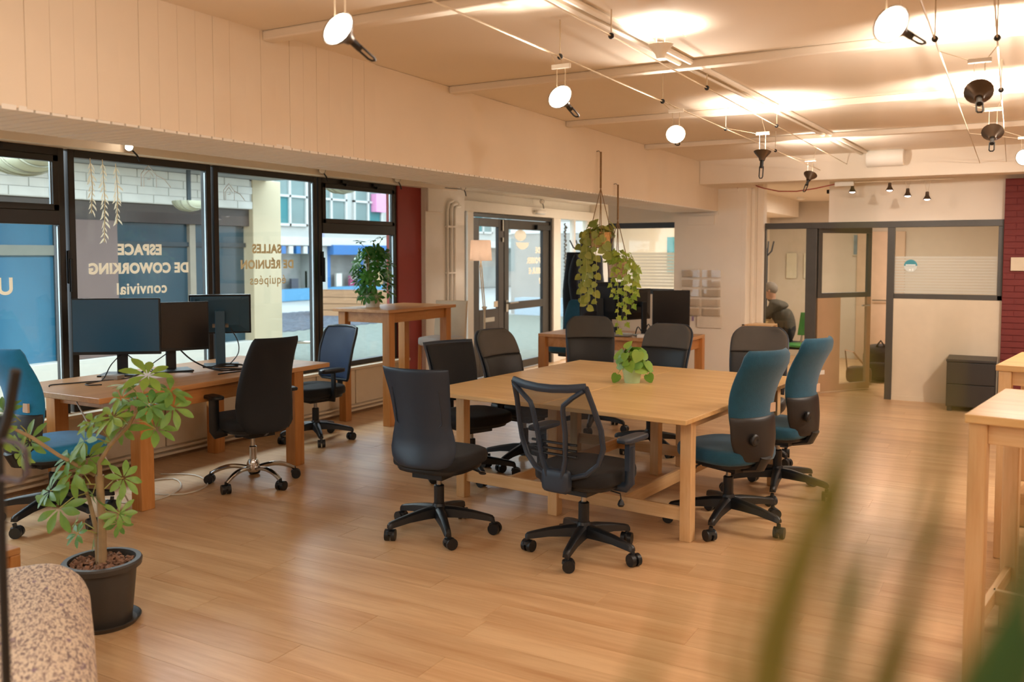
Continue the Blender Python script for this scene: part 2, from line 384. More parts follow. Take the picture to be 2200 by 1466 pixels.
# ------------------------------------------------------------------ interior glazed partition left of the panel wall
p2 = setting('partition_meeting_room')
MB().box(-4.56, 10.58, 1.96, -3.57, 10.64, 2.03).box(-4.56, 10.58, 0, -4.50, 10.64, 1.96).box(-4.5, 10.58, 1.13, -3.57, 10.64, 1.20).obj('frame', FRAME, p2, bev=.003)
B(-4.5, 10.605, 1.2, -3.57, 10.615, 1.96).obj('pane', GLASSI, p2)
fb = MB(); z = 1.22
while z < 1.66: fb.box(-4.5, 10.597, z, -3.575, 10.602, z + .034); z += .04
fb.obj('frosted_bands', FROST, p2)
B(-4.5, 10.585, 0, -3.57, 10.635, 1.13).obj('lower_panel', WALL, p2)
B(-4.56, 10.58, 2.03, -3.57, 10.64, 2.47).obj('upper_panel', WALL, p2)
B(-3.62, 10.57, .2, -3.56, 10.58, 2.06).obj('jamb', WHITE, p2)
o = B(-.10, -.006, -.28, .10, 0, .28).obj('hanging_banner', mat('teal_banner', '#5fa3b0', .7, var=.2), None, loc=(-4.62, 13.28, 1.62)); tag(o, 'narrow teal and white banner on the wall behind the striped glass', 'banner')
o = B(-.35, -.2, 0, .35, .2, 1.42).obj('storage_cupboard', WHITE, None, bev=.006, loc=(-4.0, 13.05, 0)); tag(o, 'white cupboard behind the striped glass of the meeting room', 'cupboard')
# ------------------------------------------------------------------ facade
lw = struct('wall_left_low', B(-6.06, -3.2, 0, -5.86, 7.96, .455), CREAM)
pmesh = B(0, -.285, .10, .022, .285, .455).mesh('panel', CREAM)
y = 1.5
while y < 7.9:
    w = .57
    inst('panel', pmesh, lw, (-5.86, min(y, 7.67), 0), bev=.003); y += .585
B(-6.06, -3.2, .455, -5.80, 7.96, .482).obj('sill', CREAM, lw, bev=.004)
for i, z in enumerate((.045, .085)):
    struct('trim_heating_pipe_%d' % (i + 1), MB().tube([(-5.80, 1.0, z), (-5.80, 7.95, z)], .011), CREAM, None, 0, True)
struct('baseboard_left', MB().box(-5.86, 1.0, 0, -5.845, 7.95, .025).box(-5.86, 1.0, .06, -5.848, 7.95, .07), mat('baseboard_dark', '#8a6a4a', .5))
lin = struct('beam_lintel', B(-6.02, -3.2, 2.385, -5.78, 8.9, 2.47), WALL, None, .004)
struct('wall_left_rear', B(-6.06, -3.2, .48, -5.9, -2.92, 2.39), WALL)
XF = -5.95
def window(n, y0, y1, transom=False, zb=.482, zt=2.385, xf=XF):
    w = setting('window_%d' % n)
    f = MB(); a, b = xf - .035, xf + .035; t = .05
    f.box(a, y0, zb, b, y0 + t, zt).box(a, y1 - t, zb, b, y1, zt).box(a, y0 + t, zt - .055, b, y1 - t, zt).box(a, y0 + t, zb, b, y1 - t, zb + t)
    if transom: f.box(a, y0 + t, 1.84, b + .01, y1 - t, 1.94)
    f.obj('frame', FRAME, w, bev=.004)
    if transom:
        s = MB(); q = b + .012
        for (za, zc) in ((1.94, zt - .055),):
            s.box(b - .03, y0 + t, za, q, y0 + t + .045, zc).box(b - .03, y1 - t - .045, za, q, y1 - t, zc).box(b - .03, y0 + t, zc - .045, q, y1 - t, zc).box(b - .03, y0 + t, za, q, y1 - t, za + .045)
        s.obj('hopper_sash', FRAME, w, bev=.004)
        B(xf - .006, y0 + t, 1.96, xf + .006, y1 - t, zt - .05).obj('pane', GLASS, w)
        B(xf - .006, y0 + t, zb + t, xf + .006, y1 - t, 1.84).obj('pane', GLASS, w)
        for q_ in ((y0 + y1) / 2 - .25, (y0 + y1) / 2 + .25):
            MB().box(b, q_ - .05, zt - .04, b + .03, q_ + .05, zt - .01).cyl((b + .02, q_, zt - .05), (b + .02, q_ + .02, zt - .05), .016).obj('hopper_closer', BLACKP, w)
    else:
        B(xf - .006, y0 + t, zb + t, xf + .006, y1 - t, zt - .055).obj('pane', GLASS, w)
    sl_ = MB()
    for (za, zc) in (((1.98, zt - .07), (zb + .06, 1.83)) if transom else ((zb + .06, zt - .07),)):
        sl_.box(b - .028, y1 - t - (.05 if transom and za > 1.9 else .004), za, b - .012, y1 - t + .004, zc)
    sl_.obj('edge_seal', SEAL, w)
    return w
w1 = window(1, 2.45, 3.96, True); w2 = window(2, 3.99, 5.29); w3 = window(3, 5.32, 6.60); w4 = window(4, 6.62, 7.875, True)
window(5, 1.0, 2.43); window(8, -2.9, -.98); window(9, -.95, .97)
for w, y in ((w1, 3.975), (w4, 6.655)):
    MB().box(XF + .03, y - .014, 1.42, XF + .055, y + .014, 1.66).box(XF + .05, y - .01, 1.36, XF + .075, y + .01, 1.60).obj('handle', BLACKP, w, bev=.004)
struct('wall_left_red', B(-6.06, 7.88, 0, -5.9, 8.32, 2.385), RED)
struct('column_left', MB().box(-6.1, 8.32, 0, -5.84, 9.15, 2.47).box(-5.84, 8.32, 2.12, -5.80, 8.62, 2.47), WHITE, None, .006)
pp = setting('trim_pipes')
for i, (y, r) in enumerate(((8.74, .016), (8.82, .02), (8.9, .016))):
    MB().tube([(-5.82, y, 0), (-5.82, y, 2.16), (-5.82, y + .03, 2.24 - .02*i), (-5.82, y + .12, 2.27 - .03*i)], r).obj('pipe', WHITE, pp, True)
for z in (.7, 1.4, 1.95): B(-5.84, 8.71, z, -5.795, 8.93, z + .02).obj('bracket', WHITE, pp)
struct('beam_entrance', B(-6.2, 9.0, 2.175, -5.98, 13.3, 2.31), WHITE, None, .006)
struct('wall_over_entrance', B(-6.2, 8.9, 2.31, -6.06, 13.3, 2.47), WHITE)
XD = -6.1
struct('window_6', MB().box(-6.14, 9.15, 0, -6.06, 9.20, 2.175).box(-6.14, 9.47, 0, -6.06, 9.50, 2.175), FRAME)
w6 = bpy.data.objects['window_6']; B(-6.105, 9.2, 0, -6.095, 9.47, 2.175).obj('pane', GLASS, w6)
struct('column_door', B(-6.18, 9.5, 0, -6.02, 9.64, 2.175), WHITE)
d1 = setting('door_1')
MB().box(-6.14, 9.64, 0, -6.05, 9.69, 2.17).box(-6.14, 11.87, 0, -6.05, 11.92, 2.17).box(-6.14, 9.69, 2.12, -6.05, 11.87, 2.17).obj('frame', FRAME, d1, bev=.004)
lf = MB().box(-6.12, 9.70, .01, -6.07, 9.86, 2.11).box(-6.12, 10.36, .01, -6.07, 10.50, 2.11).box(-6.12, 9.86, 2.0, -6.07, 10.36, 2.11).box(-6.12, 9.86, .01, -6.07, 10.36, .90)
lf.obj('leaf', mat('brown_door', '#2e2420', .35, var=.08), d1, bev=.004)
B(-6.10, 9.86, .9, -6.09, 10.36, 2.0).obj('pane', GLASS, d1)
B(-6.07, 9.98, .73, -6.062, 10.24, .79).obj('letter_slot', STEEL, d1, bev=.003)
B(-6.065, 10.22, .92, -6.058, 10.32, 1.0).obj('notice', CREAM, d1)
lf = MB().box(-6.12, 10.52, .01, -6.07, 10.64, 2.11).box(-6.12, 11.66, .01, -6.07, 11.86, 2.11).box(-6.12, 10.64, 1.98, -6.07, 11.66, 2.11).box(-6.12, 10.64, .86, -6.07, 11.66, .97).box(-6.12, 10.64, .01, -6.07, 11.66, .12)
lf.obj('leaf', FRAME, d1, bev=.004)
B(-6.10, 10.64, .97, -6.09, 11.66, 1.98).obj('pane', GLASS, d1); B(-6.10, 10.64, .12, -6.09, 11.66, .86).obj('pane', GLASS, d1)
MB().cyl((-6.07, 10.58, .96), (-6.01, 10.58, .96), .012).tube([(-6.015, 10.58, .96), (-6.01, 10.80, .965)], .011).box(-6.07, 10.55, .84, -6.06, 10.61, 1.0).obj('handle', STEEL, d1, True)
MB().box(-6.07, 10.44, 1.95, -6.05, 10.47, 2.1).box(-6.07, 10.44, 1.8, -6.05, 10.47, 1.86).obj('bolt', STEEL, d1)
MB().box(-6.07, 11.4, 1.99, -6.02, 11.80, 2.06).obj('door_closer', BLACKP, d1, bev=.005)
struct('column_entrance', B(-6.18, 11.92, 0, -6.02, 12.15, 2.175), WHITE)
w7 = struct('window_7', MB().box(-6.14, 12.15, 0, -6.06, 12.19, 2.175).box(-6.14, 13.22, 0, -6.06, 13.3, 2.175).box(-6.14, 12.19, 0, -6.06, 13.22, .12).box(-6.14, 12.72, .12, -6.06, 12.76, 2.175), WHITE)
B(-6.105, 12.19, .12, -6.095, 13.22, 2.175).obj('pane', GLASS, w7)
dv = MB()
for i in range(26):
    z = .35 + i * .068; dv.tube([(-6.088, 12.44 + .03*sin(q*1.3 + i), z + q*.012) for q in range(6)], .012, 5)
    dv.ball((-6.088, 12.42 + rnd.uniform(0, .07), z), .022, 7, 4)
dv.obj('grey_line_decal', mat('decal_grey', '#6f716f', .6), w7)
# window lettering, read from the street
def vinyl(name, col):
    m, nt, p = nodes(name); p.inputs['Base Color'].default_value = C(col); tl = N(nt, 'ShaderNodeBsdfTranslucent'); tl.inputs[0].default_value = C(col)
    ms = N(nt, 'ShaderNodeMixShader'); ms.inputs[0].default_value = .5; nt.links.new(p.outputs[0], ms.inputs[1]); nt.links.new(tl.outputs[0], ms.inputs[2]); nt.links.new(ms.outputs[0], nt.nodes['Material Output'].inputs[0]); return m
TXT = vinyl('letter_vinyl', '#fff4e4')
def letters(body, y, z, size, par, bold=.0, x=XF + .009, align='CENTER', name='lettering', m=None):
    me = text_mesh(body, size, m or TXT, bold, align); o = inst(name, me, par)
    place(o, (0,-1,0), (0,0,1), (-1,0,0), (x, y, z)); return o
letters('ESPACE', 4.60, 1.630, .112, w2, .0055); letters('DE COWORKING', 4.605, 1.487, .108, w2, .0055); letters('convivial', 4.61, 1.325, .122, w2, .003)
TX2 = vinyl('letter_vinyl_faded', '#e2cfae')
letters('SALLES', 5.95, 1.645, .11, w3, .005, m=TX2); letters('DE RÉUNION', 5.96, 1.505, .104, w3, .005, m=TX2); letters('équipées', 5.96, 1.36, .118, w3, .001, m=TX2)
letters('U', 3.525, 1.36, .16, w1, .004)
for tx, z in (('DE', 1.655), ('BOSSER', 1.505), ('SEUL·E', 1.355), ('?', 1.205)):
    letters(tx, 11.60, z, .112, d1, .008, -6.084, 'LEFT')
MB().rings([[(-6.088 + q, 11.06 + .19*cos(a)*s_, 1.80 + .10*sin(a)) for a in [pi + pi*i/12 for i in range(13)]] for q, s_ in ((0, 1), (.003, 1))]).obj('bowl_decal', TXT, d1)
MB().rings([[(-6.088 + q, 11.0 + .17*cos(a), 1.90 + .08*sin(a)) for a in [2*pi*i/16 for i in range(16)]] for q in (0, .003)]).obj('cloud_decal', TXT, d1)
# line drawn houses at the top of the windows
def house(y, z, s, par):
    m = MB(); q = XF + .01
    for a, b in (((0,0),(0,.5)),((0,.5),(.35,.85)),((.35,.85),(.7,.5)),((.7,.5),(.7,0)),((.12,0),(.12,.42)),((.12,.42),(.35,.66)),((.35,.66),(.58,.42)),((.7,.5),(1.1,.35)),((1.1,.35),(1.4,.05)),((.28,.3),(.42,.3)),((.42,.3),(.42,.44))):
        m.tube([(q, y + a[0]*s, z + a[1]*s), (q, y + b[0]*s, z + b[1]*s)], .003, 4)
    m.obj('house_drawing', mat('pen_white', '#e4e4e0', .6, var=0), par)
house(4.62, 2.16, .2, w2); house(5.45, 2.1, .17, w3)
# dried leaf garlands hanging in the second window
GR = vinyl('dried_leaf', '#f0e2c6')
for i, (y, zt, zb) in enumerate(((4.135, 2.33, 1.93), (4.235, 2.33, 1.72), (4.345, 2.31, 1.86))):
    g = thing('leaf_garland', ('shortest dried leaf garland, nearest the mullion in the window', 'longest dried leaf garland, middle one of three in the window', 'dried leaf garland on the lettering side of the three in the window')[i], 'garland', (XF + .08, y, zt), 0, 'dried leaf garlands in the window')
    MB().tube([(0, 0, .0), (.004, .01, -(zt-zb)*.5), (0, 0, -(zt-zb))], .003, 5).obj('string', GR, g)
    lm = MB().add([(0,0,0),(0,.010,-.02),(0,.012,-.042),(0,.004,-.06),(.004,-.004,-.02)], [(0,1,2,3),(0,3,4)]).mesh('leaf', GR)
    z = .06; q = 0
    while z < zt - zb:
        for sd in (-1, 1): inst('leaf', lm, g, (0, 0, -z + .03), rot=(sd * rnd.uniform(.4, .75), 0, rnd.uniform(-.4, .4)), scale=rnd.uniform(.8, 1.25))
        z += .042
# ------------------------------------------------------------------ chairs
def caster_mesh(m):
    b = MB()
    for s in (-1, 1): b.cyl((s*.007, -.014, .033), (s*.030, -.014, .033), .033, n=16)
    b.cyl((0, -.012, .033), (0, 0, .085), .012, n=8).lathe([(.0, .062), (.028, .06), (.031, .042), (.0, .042)], 12, (0, -.008, 0))
    return b.mesh('caster', m, True)
CAST = caster_mesh(BLACKP)
CAST2 = caster_mesh(mat('dark_caster', '#20262b', .4, var=.05))
def swivel(t, Rad=.31, rot=0, seat_z=.46, bm=None, chrome=False, hubz=.13, cast=None, lift=None):
    bm = bm or BLACKP; a5 = [rot + 2*pi*i/5 for i in range(5)]
    b = MB()
    for a in a5:
        d = Vector((sin(a), cos(a), 0)); s = Vector((cos(a), -sin(a), 0))
        if chrome:
            pts = [d*(.02 + (Rad-.02)*q) + Vector((0, 0, .115 + .018*sin(q*pi*.9) - .045*q**3)) for q in [i/8 for i in range(9)]]
            b.tube(pts, [.017]*6 + [.016, .015, .013], 9)
        else:
            rs = []
            for q, w, h, z in ((0, .036, .032, hubz), (.25, .032, .029, hubz - .003), (.6, .025, .022, hubz - .015), (.93, .021, .018, hubz - .034), (1.0, .020, .017, hubz - .040), (1.035, .014, .010, hubz - .045)):
                c = d*(.02 + (Rad - .02)*q) + Vector((0, 0, z))
                rs.append([c - s*w - Vector((0,0,h)), c + s*w - Vector((0,0,h)), c + s*w*.82 + Vector((0,0,h*.6)), c + s*w*.4 + Vector((0,0,h)), c - s*w*.4 + Vector((0,0,h)), c - s*w*.82 + Vector((0,0,h*.6))])
            b.rings(rs)
    b.lathe([(.036, hubz-.04), (.044, hubz-.03), (.044, hubz+.02), (.034, hubz+.045)], 16)
    b.obj('star_base', CHROME if chrome else bm, t, True)
    g = MB().lathe([(.030, hubz+.03), (.030, hubz+.15), (.024, hubz+.155)], 14) if not chrome else MB().lathe([(.025, .12), (.025, .25), (.027, .255), (.027, .27), (.02, .275)], 14)
    g.obj('gas_lift_sleeve', CHROME if chrome else bm, t, True)
    MB().cyl((0, 0, hubz+.12), (0, 0, seat_z-.07), .015, n=12).obj('gas_lift', lift or (CHROME if chrome else STEEL), t, True)
    for i, a in enumerate(a5):
        inst('caster', cast or CAST, t, (sin(a)*Rad, cos(a)*Rad, 0), rot=(0, 0, -a + 2.2*i + .6))
def seat(t, m, w=.49, d=.48, th=.08, z=.46, shellm=None, y=.02):
    MB().slab((0, y, z - .01), w, d, th, 3.4, 32, .5).obj('seat', m, t, True, ang=70)
    MB().slab((0, y - .01, z - .055), w*.9, d*.86, .04, 3.4, 28, .5).box(-.10, -.13, z-.115, .10, .12, z-.06).obj('seat_pan', shellm or BLACKP, t, True)
def lever(t, z=.40, s=1):
    MB().tube([(s*.06, .04, z), (s*.20, .03, z - .005), (s*.26, .03, z - .02)], .006, 6).ball((s*.275, .03, z-.024), .016, 8, 5, sc=(1.6, .8, .6)).obj('tilt_lever', BLACKP, t, True)
def arm_T(t, s, z=.66, m=None, x=.275, padm=None):
    m = m or BLACKP
    b = MB().tube([(s*.13, -.0, .405), (s*(x-.02), -.0, .405), (s*x, 0, .43), (s*x, .0, z - .04)], .02, 8, flat=(1, 1.4))
    b.box(s*x - .014, -.03, .5, s*x + .014, .03, z - .02)
    b.obj('armrest_bracket', m, t, True)
    MB().slab((s*x, .03, z), .085, .25, .03, 4, 24, .5).obj('armrest_pad', padm or m, t, True)
def office_back(t, lean=.10, z0=.43, z1=1.0, shell=None, front=None, fab=True):
    """plastic back: broad lower lobe, waist, flaring top edge"""
    H = z1 - z0
    def wf(v):
        pts = ((0, .33), (.06, .40), (.16, .435), (.28, .42), (.42, .375), (.7, .40), (.9, .43), (1, .44))
        for (a, p), (b, q) in zip(pts, pts[1:]):
            if v <= b: return p + (q - p)*((v - a)/(b - a))
        return pts[-1][1]
    zf = lambda v: z0 + H*v
    yf = lambda v: -.235 - lean*max(0, v - .25) + .03*sin(v*pi*.9) - .03*max(0, .2 - v)
    MB().panel(wf, zf, yf, .055, .028, 16, 22, 14, 24).obj('back_shell', shell or SHELL, t, True, ang=60)
    MB().panel(lambda v: wf(v)*.9, lambda v: z0 + .05 + (H - .07)*v, lambda v: yf(.1 + v*.87) + .03, .05, .035, 14, 18).obj('back_cushion', front or BLACK, t, True, ang=60)
    MB().tube([(0, -.02, .40), (0, -.13, .40), (0, -.185, .43), (0, -.19, .52)], .026, 8, flat=(1.3, .6)).obj('back_support', BLACKP, t, True)
    # recessed outline on the rear of the shell
    b = MB().tube([(sx*wf(.45)*.40, yf(v) + .055*.64 - .0185, zf(v)) for sx, v in [(-1, .80), (-1, .6), (-1, .45), (-.8, .40), (.8, .40), (1, .45), (1, .6), (1, .80)]], .004, 5)
    b.obj('shell_rib', shell or SHELL, t, True)
def chairA(label, loc, rz, rot=0, arms=False):
    t = thing('office_chair', label, 'chair', loc, rz, 'black task chairs')
    swivel(t, .315, rot); seat(t, BLACK); office_back(t); lever(t, .40, 1)
    if arms:
        for s in (-1, 1): arm_T(t, s, .655, padm=LEATHER)
    return t
chairA('black task chair seen from behind, smooth shell back, front corner of the big table', (-2.89, 4.24, 0), R(2), R(-5))
def chairC(label, loc, rz):
    t = thing('office_chair', label, 'chair', loc, rz, 'black task chairs')
    swivel(t, .315, R(20)); seat(t, BLACK, .5, .5); 
    wf = lambda v: .40 + .05*v; yf = lambda v: -.25 - .10*v + .03*sin(pi*v)
    MB().panel(wf, lambda v: .53 + .45*v, yf, .05, .03, 14, 16, 16, 30).obj('back_shell', SHELL, t, True, ang=60)
    MB().panel(lambda v: wf(v)*.92, lambda v: .55 + .41*v, lambda v: yf(v) + .022, .05, .03, 14, 16, 12, 20).obj('back_cushion', BLACK, t, True, ang=60)
    MB().tube([(0, -.02, .40), (0, -.18, .40), (0, -.27, .46), (0, -.275, .6)], .028, 8).obj('back_support', BLACKP, t, True)
    for s in (-1, 1): arm_T(t, s, .665, padm=LEATHER)
    return t
chairC('black fabric armchair on casters tucked at the left edge of the big table', (-3.42, 5.44, 0), R(-112))
# mesh back chair
def mesh_fabric():
    m, nt, p = nodes('black_mesh'); L = nt.links
    p.inputs['Base Color'].default_value = (.012, .013, .017, 1); p.inputs['Roughness'].default_value = .7
    t = N(nt, 'ShaderNodeBsdfTransparent'); ms = N(nt, 'ShaderNodeMixShader'); ms.inputs[0].default_value = .62
    L.new(t.outputs[0], ms.inputs[1]); L.new(p.outputs[0], ms.inputs[2]); L.new(ms.outputs[0], nt.nodes['Material Output'].inputs[0]); return m
MESHF = mesh_fabric()
def chairB(label, loc, rz, rot=0):
    t = thing('mesh_chair', label, 'chair', loc, rz)
    swivel(t, .31, rot); seat(t, BLACK, .49, .48, .085, .465)
    def P(u, v, o=0): # back surface
        w = .43 + .06*sin(pi*min(1, v*1.1)*.9) if v > 0 else .3
        return Vector((u*w/2, -.25 - .13*v + .045*u*u + .03*sin(pi*v) + o, .47 + .50*v))
    edge = [P(-1, 1), P(-1.02, .8), P(-1.05, .55), P(-1.06, .35), P(-.98, .18), P(-.72, .06), P(-.35, -.005), P(.35, -.005), P(.72, .06), P(.98, .18), P(1.06, .35), P(1.05, .55), P(1.02, .8), P(1, 1)]
    f = MB().tube(edge, .014, 8, flat=(1, 1.15))
    top = [P(u, 1 - .035*(1 - u*u)) for u in (-1, -.6, -.2, .2, .6, 1)]
    f.tube(top, .019, 8, flat=(.7, 1.2))
    f.obj('back_frame', SHELL, t, True)
    for s in (-1, 1):
        MB().tube([P(s*.97, .97, -.012), P(s*.70, .89, -.02), P(s*.44, .80, -.026), P(s*.40, .74, -.03), P(s*.36, .5, -.034), P(s*.31, .2, -.034), P(s*.29, 0, -.03), P(s*.27, -.06, -.02)], .0145, 8, flat=(1.1, .9)).obj('back_strut', SHELL, t, True)
    vs = []; n = 12; mfs = []
    for j in range(n+1):
        v = .01 + .97*j/n
        uw = 1.0 if v > .2 else .35 + .65*(v/.2)**.6
        for i in range(9): vs.append(P((-1 + i/4)*uw*1.0, v, .004))
    for j in range(n):
        for i in range(8): a = j*9+i; mfs.append((a, a+1, a+10, a+9))
    MB().add(vs, mfs).obj('back_mesh', MESHF, t, True)
    MB().slab((0, -.262, .455), .17, .06, .12, 5, 24, .3).box(-.05, -.25, .385, .05, -.05, .42).obj('back_bracket', SHELL, t, True)
    lb = MB()
    for z in (.60, .63, .66): lb.tube([(x, -.262 + .09*x*x*4 - .03, z) for x in (-.14, -.07, 0, .07, .14)], .007, 6)
    lb.obj('lumbar_support', BLACKP, t, True)
    for s in (-1, 1): arm_T(t, s, .665, SHELL, .285)
    MB().tube([(.05, .0, .385), (.24, -.02, .372), (.245, -.02, .345)], .004, 6).lathe([(.004, .035), (.012, .025), (.019, .006), (.014, -.005), (.0, -.006)], 10, (.245, -.02, .31)).obj('tilt_lever', BLACKP, t, True)
    return t
chairB('black mesh back task chair with Y-shaped struts and armrests, front of the big table', (-2.0, 4.33, 0), R(-8), R(20))
# leather chairs behind the big table
def chairL(label, loc, rz, s=1):
    t = thing('leather_chair', label, 'chair', loc, rz, 'two tone high back chairs')
    swivel(t, .31, R(12)); seat(t, LEATHER, .49, .48, .09, .46)
    wf = lambda v: (.42 + .05*sin(pi*v*.75)); yf = lambda v: -.23 - .13*v + .035*sin(pi*v*1.2)
    z = lambda v: .50 + .535*v
    MB().panel(lambda v: wf(v)*(1 if v < .74 else sqrt(max(.02, 1 - ((v-.74)/.265)**3*.6))), z, lambda v: yf(v) - .02, .05, .035, 16, 18, 10, 24).obj('back_shell', SHELL, t, True, ang=60)
    MB().panel(lambda v: wf(v*.62)*.96, lambda v: z(v*.62 + .01), lambda v: yf(v*.62) + .008, .045, .05, 16, 14, 10, 40).obj('back_cushion', LEATHER, t, True, ang=60)
    MB().panel(lambda v: wf(.62 + v*.37)*.96*(1 if v < .35 else sqrt(max(.02, 1 - ((v-.35)/.66)**3*.62))), lambda v: z(.625 + v*.37), lambda v: yf(.62 + v*.37) + .008, .045, .055, 16, 14, 10, 24).obj('headrest_panel', LEATHERG, t, True, ang=60)
    MB().tube([(0, -.02, .40), (0, -.18, .40), (0, -.26, .46), (0, -.27, .6)], .03, 8).obj('back_support', BLACKP, t, True)
    return t
L0 = chairL('black high back chair with grey headrest panel, at the left edge before the brown door', (-3.27, 5.98, 0), R(-100))
copy_tree(L0, 'black high back chair standing before the far desk, left of the hanging plants', (-3.38, 7.50, 0), R(-150))
copy_tree(L0, 'black high back chair behind the small potted plant on the big table', (-2.60, 6.93, 0), R(170))
copy_tree(L0, 'black high back chair half hidden behind the two teal chairs', (-1.76, 7.0, 0), R(186))
# teal chairs
def chairT(label, loc, rz, m, group, rot=0, tall=1.09):
    t = thing('teal_chair', label, 'chair', loc, rz, group)
    swivel(t, .34, rot, .47, hubz=.15, cast=CAST2)
    seat(t, m, .50, .50, .09, .47)
    def wf(v):
        pts = ((0, .36), (.5, .40), (.8, .42), (.94, .39), (1, .33))
        for (a, p), (b, q) in zip(pts, pts[1:]):
            if v <= b: return p + (q-p)*((v-a)/(b-a))
        return .33
    yf = lambda v: -.23 + .05*sin(pi*min(1, v*1.2)) - .10*v
    H = tall - .60
    MB().panel(wf, lambda v: .60 + H*v, yf, .06, .05, 16, 18, 10, 14).obj('backrest', m, t, True, ang=60)
    MB().panel(lambda v: (.30 + .09*min(1, v*2.2)), lambda v: .44 + .26*v, lambda v: -.255 + .02*v, .07, .04, 14, 14, 10, 10).obj('lower_back_shell', mat('brown_black_shell', '#1f1b1a', .45, var=.05), t, True, ang=60)
    k = MB().lathe([(.034, 0), (.034, .012), (.026, .02), (.012, .021), (.0, .016)], 20, M=Matrix.Translation((-.095, -.258, .575)) @ Matrix.Rotation(R(90), 4, 'X'))
    k.obj('lumbar_knob', BLACKP, t, True)
    MB().tube([(0, .05, .385), (0, -.12, .375), (0, -.23, .40), (0, -.265, .47)], .04, 8, flat=(1.2, .7)).obj('back_support', BLACKP, t, True)
    MB().box(.07, -.226, .712, .14, -.212, .765).obj('care_label', mat('paper_label', '#c9a98c', .6), t)
    lever(t, .41, -1)
    return t
T0 = chairT('teal fabric swivel chair at the near right corner of the big table', (-1.45, 5.2, 0), R(66), TEAL, 'teal swivel chairs at the big table', R(30))
copy_tree(T0, 'teal fabric swivel chair behind its twin, further along the right table side', (-1.36, 6.08, 0), R(74))
chairT('bright blue swivel chair at the window desk behind the floor plant', (-5.07, 3.27, 0), R(-3), TEALB, 'blue swivel chairs by the windows', R(14))
chairT('teal chair in the far corner by the entrance door', (-4.82, 10.0, 0), R(172), TEAL, 'blue swivel chairs by the windows', R(0), 1.05)
# chrome based chair at the desk
t = thing('desk_chair', 'black fabric chair on a chrome star base pulled up to the window desk', 'chair', (-4.66, 4.5, 0), R(76))
swivel(t, .30, R(30), .46, chrome=True)
seat(t, BLACK, .50, .50, .09, .47)
def wf(v):
    pts = ((0, .28), (.05, .36), (.14, .42), (.28, .44), (.5, .41), (.8, .37), (.95, .35), (1, .33))
    for (a, p), (b, q) in zip(pts, pts[1:]):
        if v <= b: return p + (q-p)*((v-a)/(b-a))
    return .33
MB().panel(wf, lambda v: .40 + .67*v, lambda v: -.24 + .055*sin(pi*v*.9) - .16*v*v, .05, .07, 16, 22, 12, 22).obj('backrest', BLACK, t, True, ang=60)
MB().tube([(0, .0, .40), (0, -.16, .395), (0, -.24, .45)], .03, 8).obj('back_support', BLACKP, t, True)
for s in (-1, 1):
    MB().tube([(s*.2, 0, .41), (s*.285, 0, .40), (s*.29, 0, .42), (s*.29, 0, .64)], .022, 8, flat=(.8, 1.7)).obj('armrest_bracket', BLACKP, t, True)
    MB().slab((s*.29, .03, .655), .09, .25, .028, 4, 24, .5).obj('armrest_pad', BLACKP, t, True)
MB().cyl((-.05, .1, .40), (-.05, .1, .33), .03, n=10).obj('tension_knob', BLACKP, t, True)
# chair at the far end of the desk
t = thing('desk_chair', 'navy backed task chair with black armrests at the far end of the window desk', 'chair', (-5.30, 5.86, 0), R(168))
NAVY = mat('navy_mesh', '#14294a', .6, var=.08, bump=.1, bscale=300)
swivel(t, .32, R(10), .46); seat(t, BLACK, .49, .48)
wf2 = lambda v: .40 + .06*sin(pi*v*.8)
MB().panel(wf2, lambda v: .52 + .46*v, lambda v: -.25 - .10*v + .03*sin(pi*v), .05, .02, 14, 16, 14, 30).obj('back_mesh', NAVY, t, True, ang=60)
MB().tube([(u*wf2(v)/2, -.25 - .10*v + .03*sin(pi*v) + .05*u*u, .52 + .46*v) for u, v in [(-.9, 0), (-1, .05), (-1, .3), (-1, .6), (-1, .9), (-.93, .99), (-.5, 1.01), (0, 1.015), (.5, 1.01), (.93, .99), (1, .9), (1, .6), (1, .3), (1, .05), (.9, 0)]], .013, 8, close=True).obj('back_frame', BLACKP, t, True)
MB().tube([(0, -.02, .40), (0, -.2, .40), (0, -.27, .46), (0, -.27, .56)], .026, 8).obj('back_support', BLACKP, t, True)
for s in (-1, 1):
    MB().tube([(s*.15, 0, .40), (s*.26, .0, .40), (s*.29, .02, .48), (s*.285, .02, .62)], .022, 8, flat=(.8, 1.8)).obj('armrest_bracket', BLACKP, t, True)
    MB().slab((s*.285, .03, .64), .09, .24, .04, 4, 24, .5).obj('armrest_pad', BLACKP, t, True)
lever(t, .38, 1)
# ------------------------------------------------------------------ tables
t = thing('meeting_table', 'large pale birch trestle table in the middle of the room', 'table', (-2.32, 5.62, 0), R(-5.5))
topm = MB()
for x0, x1 in ((-.93, -.001), (.001, .93)): B(x0, -1.02, .718, x1, 1.02, .745).obj('tabletop', OAK, t, bev=.004)
for x, y in ((-.80, -.735), (-.07, -.735), (.82, -.735), (-.80, .74), (.0, .56), (.82, .74), (.05, .9)):
    B(x-.034, y-.034, 0, x+.034, y+.034, .718).obj('leg', OAKY, t, bev=.004)
for y in (-.735, .74): 
    for x0, x1 in ((-.766, -.104), (-.036, .786)): B(x0, y-.012, .11, x1, y+.012, .19).obj('stretcher', OAKL, t, bev=.003)
OAKR = wood('pale_birch_beam', '#e2be8e', '#cb9d68', 1, .4, 12, .05)
for x in (-.42, .40): B(x-.012, -.72, .11, x+.012, .73, .19).obj('long_stretcher', OAKR, t, bev=.003)
for x in (-.80, .82): B(x-.011, -.70, .645, x+.011, .70, .718).obj('apron', OAKR, t, bev=.002)
